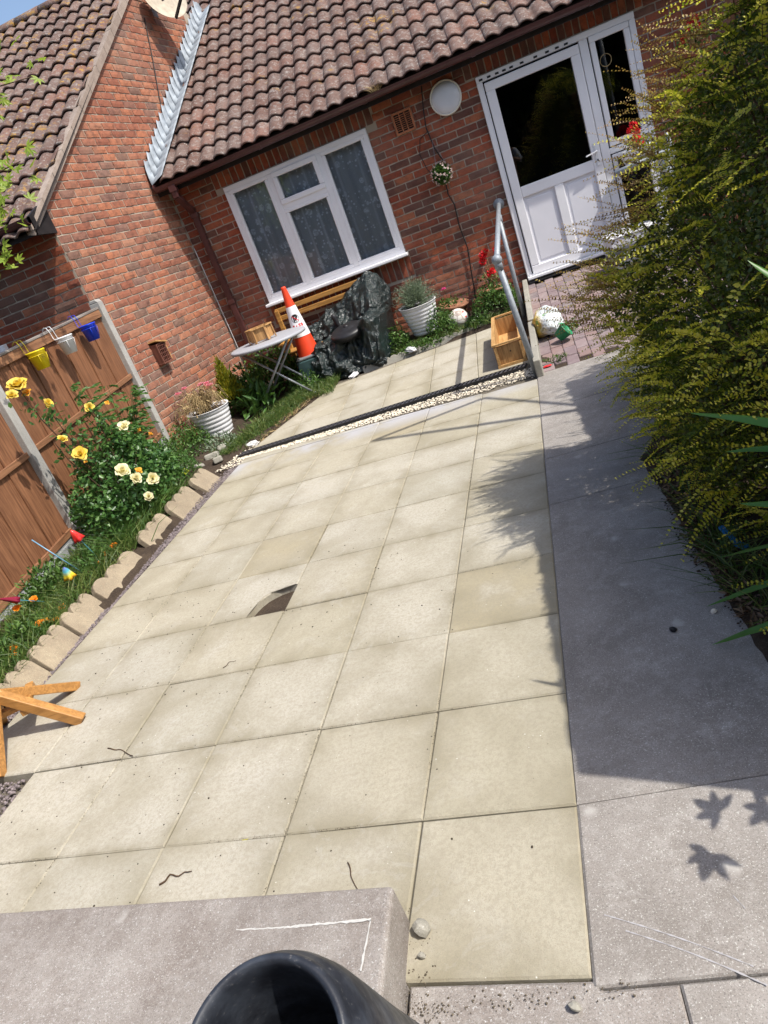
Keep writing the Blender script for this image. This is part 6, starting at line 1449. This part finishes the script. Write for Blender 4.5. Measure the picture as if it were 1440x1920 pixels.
def make_sprays(name, Pb, Db, Ls, NL, mat, lsz, parent, org, droop=.25):
    S = len(Pb); t = np.linspace(.12, 1, NL)[None, :, None]
    pos = Pb[:, None, :] + Db[:, None, :]*Ls[:, None, None]*t; pos[:, :, 2] -= (droop*Ls[:, None]*(t[..., 0]**2))
    side = np.cross(Db, np.array([0, 0, 1.])) + 1e-6; side /= np.linalg.norm(side, axis=1)[:, None]; upv = np.cross(side, Db); ra = rng.uniform(-1.0, 1.0, S)[:, None]; side, upv = side*np.cos(ra)+upv*np.sin(ra), -side*np.sin(ra)+upv*np.cos(ra)
    PP = []; DD = []; NN = []; LLs = []
    taper = (1.12-.62*t[..., 0])
    for sgn in (-1, 1):
        PP.append(pos); DD.append(np.broadcast_to(side[:, None, :]*sgn*.9+Db[:, None, :]*.45+upv[:, None, :]*.35, pos.shape)+rng.normal(size=pos.shape)*.22); NN.append(np.broadcast_to(upv[:, None, :], pos.shape)+rng.normal(size=pos.shape)*.25); LLs.append(np.broadcast_to(taper, pos.shape[:2])*lsz*rng.uniform(.75, 1.2, pos.shape[:2]))
    P_ = np.concatenate([a.reshape(-1, 3) for a in PP])-org; D_ = np.concatenate([a.reshape(-1, 3) for a in DD]); N3 = np.concatenate([a.reshape(-1, 3) for a in NN]); L3 = np.concatenate([a.ravel() for a in LLs])
    o = leaves(name, P_, D_, N3, L3, L3*.72, mat, parent); o['kind'] = 'stuff'
    # stems as thin ribbons
    e = pos[:, -1]; m_ = pos[:, NL//2]; wv = side*.0016
    V = np.stack([Pb-wv, Pb+wv, m_+wv*.7, m_-wv*.7, e+wv*.3, e-wv*.3], 1).reshape(-1, 3)-org; bs = np.arange(S)[:, None]*6
    o = link('stems', npmesh('stems', V, np.concatenate([bs+np.array([[0, 1, 2, 3]]), bs+np.array([[3, 2, 4, 5]])]), MAT['twig']), parent); o['kind'] = 'stuff'
Tp = Pb+Db*Ls[:, None]; sh = np.minimum(Pb[:, 0]-.66*Pb[:, 2], Tp[:, 0]-.66*(Tp[:, 2]-.2*Ls)); ys_ = Pb[:, 1]+.23*Pb[:, 2]
keep = ~((ys_ < 1.95) & (sh < .03)) & ~((ys_ > 2.95) & (sh < .44)) & ~(sh < -.30); Pb, Db, Ls = Pb[keep], Db[keep], Ls[keep]
isg = rng.random(len(Pb)) < .36
Pg = Pb.copy(); Pg[~isg, 0] += .07; Lg = Ls.copy(); Lg[~isg] *= .8; Lg[isg] *= 1.12; Pg[isg, 0] -= .015
make_sprays('golden_foliage', Pg[isg], Db[isg], Lg[isg], NL, MAT['hedge'], .0178, hg, HGO)
make_sprays('green_foliage', Pg[~isg], Db[~isg], Lg[~isg], NL, MAT['hedge_green'], .0160, hg, HGO)
# reddish new shoots reaching out towards the door
S2 = 520; y = rng.uniform(2.1, 3.7, S2); z = rng.uniform(.75, 2.15, S2); x = hx(y, z)+.06; P2 = np.c_[x, y, z]; kp = ~((y+.23*z > 3.0) & (x-.66*z < .62)) & ~((y+.23*z < 2.0) & (x-.66*z < .3)); P2 = P2[kp]; S2 = len(P2); D2 = np.array([-1.0, .1, .42])+rng.normal(size=(S2, 3))*np.array([.25, .5, .35]); D2 /= np.linalg.norm(D2, axis=1)[:, None]
make_sprays('new_shoots', P2, D2, rng.uniform(.18, .36, S2), 20, MAT['hedge_brown'], .0140, hg, HGO, .1)
# inner dark foliage
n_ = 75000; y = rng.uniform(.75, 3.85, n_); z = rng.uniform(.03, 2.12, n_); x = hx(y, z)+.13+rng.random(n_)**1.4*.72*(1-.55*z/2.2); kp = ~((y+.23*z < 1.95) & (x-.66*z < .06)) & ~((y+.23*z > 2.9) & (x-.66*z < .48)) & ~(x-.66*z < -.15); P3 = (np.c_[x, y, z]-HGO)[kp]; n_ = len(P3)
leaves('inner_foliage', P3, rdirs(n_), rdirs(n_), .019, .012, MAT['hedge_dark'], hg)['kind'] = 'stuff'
q = MB()
for k in range(60):
    y0 = random.uniform(1.0, 3.6); z1 = random.uniform(.8, 2.0); xx = float(hx(y0, z1)); q.tube([(1.25-1.2, y0-2.3, 0), (xx+.35-1.2, y0-2.3+random.uniform(-.1, .1), z1*.55), (xx+.12-1.2, y0-2.3+random.uniform(-.2, .2), z1)], [.011, .007, .003], 5)
q.build('branches', MAT['brownstem'], hg)['kind'] = 'stuff'
# unseen fence added behind the hedge to cast the straight-edged shade on the path
bf = empty('shade_fence', (1.75, 3.55, 0), 0, 'unseen close-boarded timber fence added behind the hedge to shade the path', 'fence')
for k in range(20):
    q = MB(); q.box((.0+(.008 if k % 2 else 0), .10-k*.1, 1.0), (.015, .115, 1.98)); q.build('fence_board', MAT['fence'], bf)
for k in range(16):
    q = MB(); q.box((-.40+(.008 if k % 2 else 0), -1.90-k*.1, 1.02), (.015, .115, 1.98)); q.build('fence_board', MAT['fence'], bf)
for y_ in (.12, -1.86): q = MB(); q.box((0.05, y_, 1.0), (.09, .09, 2.0)); q.build('post', MAT['conc_post'], bf)
# unseen post with arms, added to cast the thin line shadows on the slabs
wp_ = empty('shadow_post', (2.60, 2.76, 0), 0, 'tall unseen post with long arms added beyond the hedge to cast line shadows', 'shadow caster')
q = MB(); q.tube([(0, 0, 0), (0, 0, 3.12)], .035, 10); q.build('post', MAT['galv'], wp_, True)
q = MB(); q.tube([(0, 0, 3.07), (-1.675, .725, 3.07)], .026, 10); q.build('arm', MAT['galv'], wp_, True)
q = MB(); q.tube([(-.80, .97, 3.0), (-1.68, .74, 3.03)], .022, 10); q.build('arm', MAT['galv'], wp_, True)
q = MB(); q.tube([(0, 0, 3.1), (-.80, .97, 3.0)], .02, 8); q.build('arm', MAT['galv'], wp_, True)

# broad strap leaves near the camera, right edge
bp = empty('strap_leaf_plant', (1.05, .62, .03), 0, 'plant with long pointed green strap leaves arching in from the right edge', 'plant')
def strap(pts, w_, mat, tint=None):
    w_ *= 1.15; q = MB(); pts = [CAM + (Vector(p)-CAM)*(1.15 if k_ else 1.0) - Vector((1.05, .62, .03)) for k_, p in enumerate(pts)]; n0 = 12; c = []
    for i in range(n0+1):
        t = i/n0*(len(pts)-1); k = min(int(t), len(pts)-2); f = t-k
        p0 = pts[max(k-1, 0)]; p1 = pts[k]; p2 = pts[k+1]; p3 = pts[min(k+2, len(pts)-1)]
        c.append(.5*((2*p1)+(-p0+p2)*f+(2*p0-5*p1+4*p2-p3)*f*f+(-p0+3*p1-3*p2+p3)*f**3))
    vs = []
    for i, p in enumerate(c):
        d = (c[min(i+1, n0)]-c[max(i-1, 0)]).normalized(); s_ = d.cross(Vector((.1, -.6, .8))).normalized(); u = i/n0; ww = w_*(.55+.45*math.sin(min(1, u*1.6)*math.pi/2))*(1-u**2.2)**.8+.0006; fold = d.cross(s_)*ww*.22
        vs += [p-s_*ww/2+fold, p, p+s_*ww/2+fold]
    q.add(vs, [(3*i+a_, 3*i+a_+1, 3*i+a_+4, 3*i+a_+3) for i in range(n0) for a_ in (0, 1)]); q.build('leaf_blade', mat, bp, True)
strap([(1.02, .55, .10), (.86, .40, .82), (.66, .52, .92), (.56, .74, .90)], .040, MAT['blade']); strap([(1.05, .60, .10), (.90, .42, .72), (.70, .52, .84), (.60, .64, .82)], .034, MAT['blade'])
strap([(1.05, .52, .08), (.84, .42, .66), (.68, .50, .72), (.60, .60, .70)], .036, MAT['blade']); strap([(1.05, .60, .05), (.90, .52, .28), (.70, .60, .34), (.50, .72, .22)], .040, MAT['blade'])
strap([(1.05, .70, .05), (.92, .70, .32), (.74, .78, .34), (.54, .90, .22)], .034, MAT['blade']); strap([(1.06, .55, .1), (.88, .40, .95), (.74, .44, 1.16), (.66, .50, 1.26)], .036, MAT['blade'])
strap([(1.06, .9, .05), (.96, .95, .22), (.82, 1.0, .24), (.66, 1.02, .13)], .026, MAT['blade']); strap([(1.06, .8, .05), (.92, .85, .40), (.76, .9, .38), (.62, 1.1, .25)], .022, MAT['blade'])
strap([(1.0, .55, .05), (.84, .48, .22), (.66, .50, .20), (.58, .58, .04)], .016, MAT['dry'])
for k in range(0): strap([(1.10, .3+k*.05, .05), (1.0, .2+k*.04, .5), (.88+.02*k, .15+k*.06, .95), (.72+.03*k, .12+k*.05, 1.12+.03*k)], .05, MAT['blade'])
# bold leaved shrub just out of frame whose leaf shadows fall on the near path
bs_ = empty('bold_leaf_shrub', (1.36, .02, .0), 0, 'bold leaved shrub just beyond the right edge of the near path', 'shrub')
P_ = []; D_ = []; N3 = []; LL = []
for cx_, cy_, cz_ in ((-.44, .02, .92), (-.36, .12, .96), (-.30, -.06, .90), (-.22, .10, 1.0), (-.14, .0, .95), (-.28, .16, .88), (-.06, .12, .9)):
    b0 = random.uniform(0, 6.28)
    for i_ in range(5):
        t = b0+(i_-2)*.75; P_.append((cx_, cy_, cz_)); D_.append((math.cos(t), math.sin(t), -.12)); N3.append((random.gauss(0, .15), random.gauss(0, .15), 1)); LL.append(.085*(1-.12*abs(i_-2)))
leaves('foliage', P_, D_, N3, np.array(LL), np.array(LL)*.42, MAT['blade'], bs_)['kind'] = 'stuff'
q = MB(); q.tube([(0, .1, 0), (-.05, .12, .6), (-.1, .15, 1.1)], [.015, .01, .005], 6); q.build('stem', MAT['brownstem'], bs_)

# ================================================================ BLACK RUBBER TUBE (bottom edge)
tb0 = CAM + (R_RIGHT*((494-720)/1298.5) + R_DOWN*((1980-960)/1298.5) + R_FWD)*.42
axd = (R_RIGHT*.42 + R_DOWN*1.12 + R_FWD*1.0).normalized()
Rt = axd.to_track_quat('Z', 'Y').to_matrix()
q = MB()
q.lathe([(.050, .30), (.0475, .012), (.0480, .002), (.0500, -.003), (.0535, -.003), (.0560, .002), (.0575, .010), (.0600, .013), (.0625, .022), (.0655, .045), (.0675, .09), (.070, .16), (.078, .30), (.078, .36), (.001, .36)], (0, 0, 0), 96, Rt)
q.lathe([(.0505, .30), (.001, .30)], (0, 0, 0), 32, Rt)
o = q.build('rubber_tube', MAT['rubber'], None, True); o.location = tb0; tag(o, 'wide black rubber tube end held up close at the bottom edge', 'tube')
# ================================================================ PHOTOGRAPHER (seen only as a reflection in the door glass)
ps = empty('person', (.42, -1.32, 0), 0, 'person in a dark top with pale sleeves holding up a phone, reflected in the door', 'person')
def skin_body(name, verts, edges, radii, mat, parent, sub=2):
    me = bpy.data.meshes.new(name); me.from_pydata(verts, edges, []); me.materials.append(mat); o = link(name, me, parent)
    sk = o.modifiers.new('skin', 'SKIN'); ss = o.modifiers.new('sub', 'SUBSURF'); ss.levels = sub; ss.render_levels = sub
    for i, v in enumerate(me.skin_vertices[0].data): v.radius = (radii[i], radii[i]*(.8 if radii[i] > .09 else 1)); v.use_root = (i == 0)
    return o
skm = m_simple('skin', (.42, .25, .18), .6)
vv = [(0, 0, .92), (0, 0, 1.12), (0, .01, 1.34), (0, .02, 1.44), (0, .04, 1.52), (0, .05, 1.60), (0, .05, 1.68), (-.19, 0, 1.38), (-.27, .10, 1.14), (-.16, .30, 1.30), (.19, 0, 1.38), (.27, .10, 1.14), (.04, .30, 1.30), (-.10, 0, .86), (-.11, .02, .48), (-.11, -.02, .08), (-.11, .10, .04), (.10, 0, .86), (.11, .02, .48), (.11, -.02, .08), (.11, .10, .04)]
ee = [(0, 1), (1, 2), (2, 3), (3, 4), (4, 5), (5, 6), (2, 7), (7, 8), (8, 9), (2, 10), (10, 11), (11, 12), (0, 13), (13, 14), (14, 15), (15, 16), (0, 17), (17, 18), (18, 19), (19, 20)]
rr_ = [.15, .145, .15, .06, .075, .095, .07, .062, .045, .03, .062, .045, .03, .095, .065, .045, .04, .095, .065, .045, .04]
skin_body('body', vv, ee, rr_, skm, ps)
drk = m_simple('dark_cloth', (.02, .022, .035), .9); pale = m_simple('pale_sleeve', (.62, .66, .74), .8)
skin_body('top', [(0, 0, .80), (0, 0, .95), (0, 0, 1.12), (0, .01, 1.34), (0, .015, 1.42)], [(0, 1), (1, 2), (2, 3), (3, 4)], [.165, .165, .158, .168, .09], drk, ps)
for s_ in (-1, 1):
    skin_body('sleeve', [(s_*.14, 0, 1.39), (s_*.20, .0, 1.37), (s_*.27, .10, 1.14), (s_*.27-s_*.02, .14, 1.17)], [(0, 1), (1, 2), (2, 3)], [.075, .078, .06, .055], pale, ps)
    skin_body('trouser_leg', [(s_*.08, 0, .90), (s_*.11, .02, .48), (s_*.11, -.01, .06)], [(0, 1), (1, 2)], [.115, .085, .065], drk, ps)
q = MB(); q.lathe([(max(.0005, .112*math.sin(t)), -.12*math.cos(t)) for t in [math.pi*k/12 for k in range(13)]], (0, .025, 1.66), 20); q.build('hair', m_simple('dark_hair', (.03, .02, .015), .7), ps, True)
q = MB(); q.box((-.22, .36, 1.50), (.075, .010, .15)); ph = q.build('phone_placeholder', MAT['black'], ps); ph.name = 'phone'; ph.location = (0, -.06, -.14)

# ================================================================ DARK BACKDROP ADDED BEHIND THE CAMERA (darkens the reflections in the glass)
MAT['screen'] = m_leaf('backdrop_leaf', [(0, (.02, .038, .010)), (.6, (.045, .075, .016)), (1, (.11, .14, .025))], .2)
rt_ = empty('reflection_backdrop', (0, -8.5, 0), 0, 'tall dark leafy backdrop added behind the photographer to darken the glass reflections', 'hedge')
n_ = 30000; P_ = np.c_[rng.uniform(-11, 11, n_), rng.uniform(-.9, .5, n_), 6.2*rng.random(n_)**.8]; P_[:, 2] *= 1+.12*np.sin(P_[:, 0]*1.3)
leaves('foliage', P_, rdirs(n_), rdirs(n_), .34, .20, MAT['screen'], rt_)['kind'] = 'stuff'
q = MB(); q.box((0, -.3, 2.6), (22, .5, 5.2)); q.build('inner_mass', MAT['screen'], rt_)
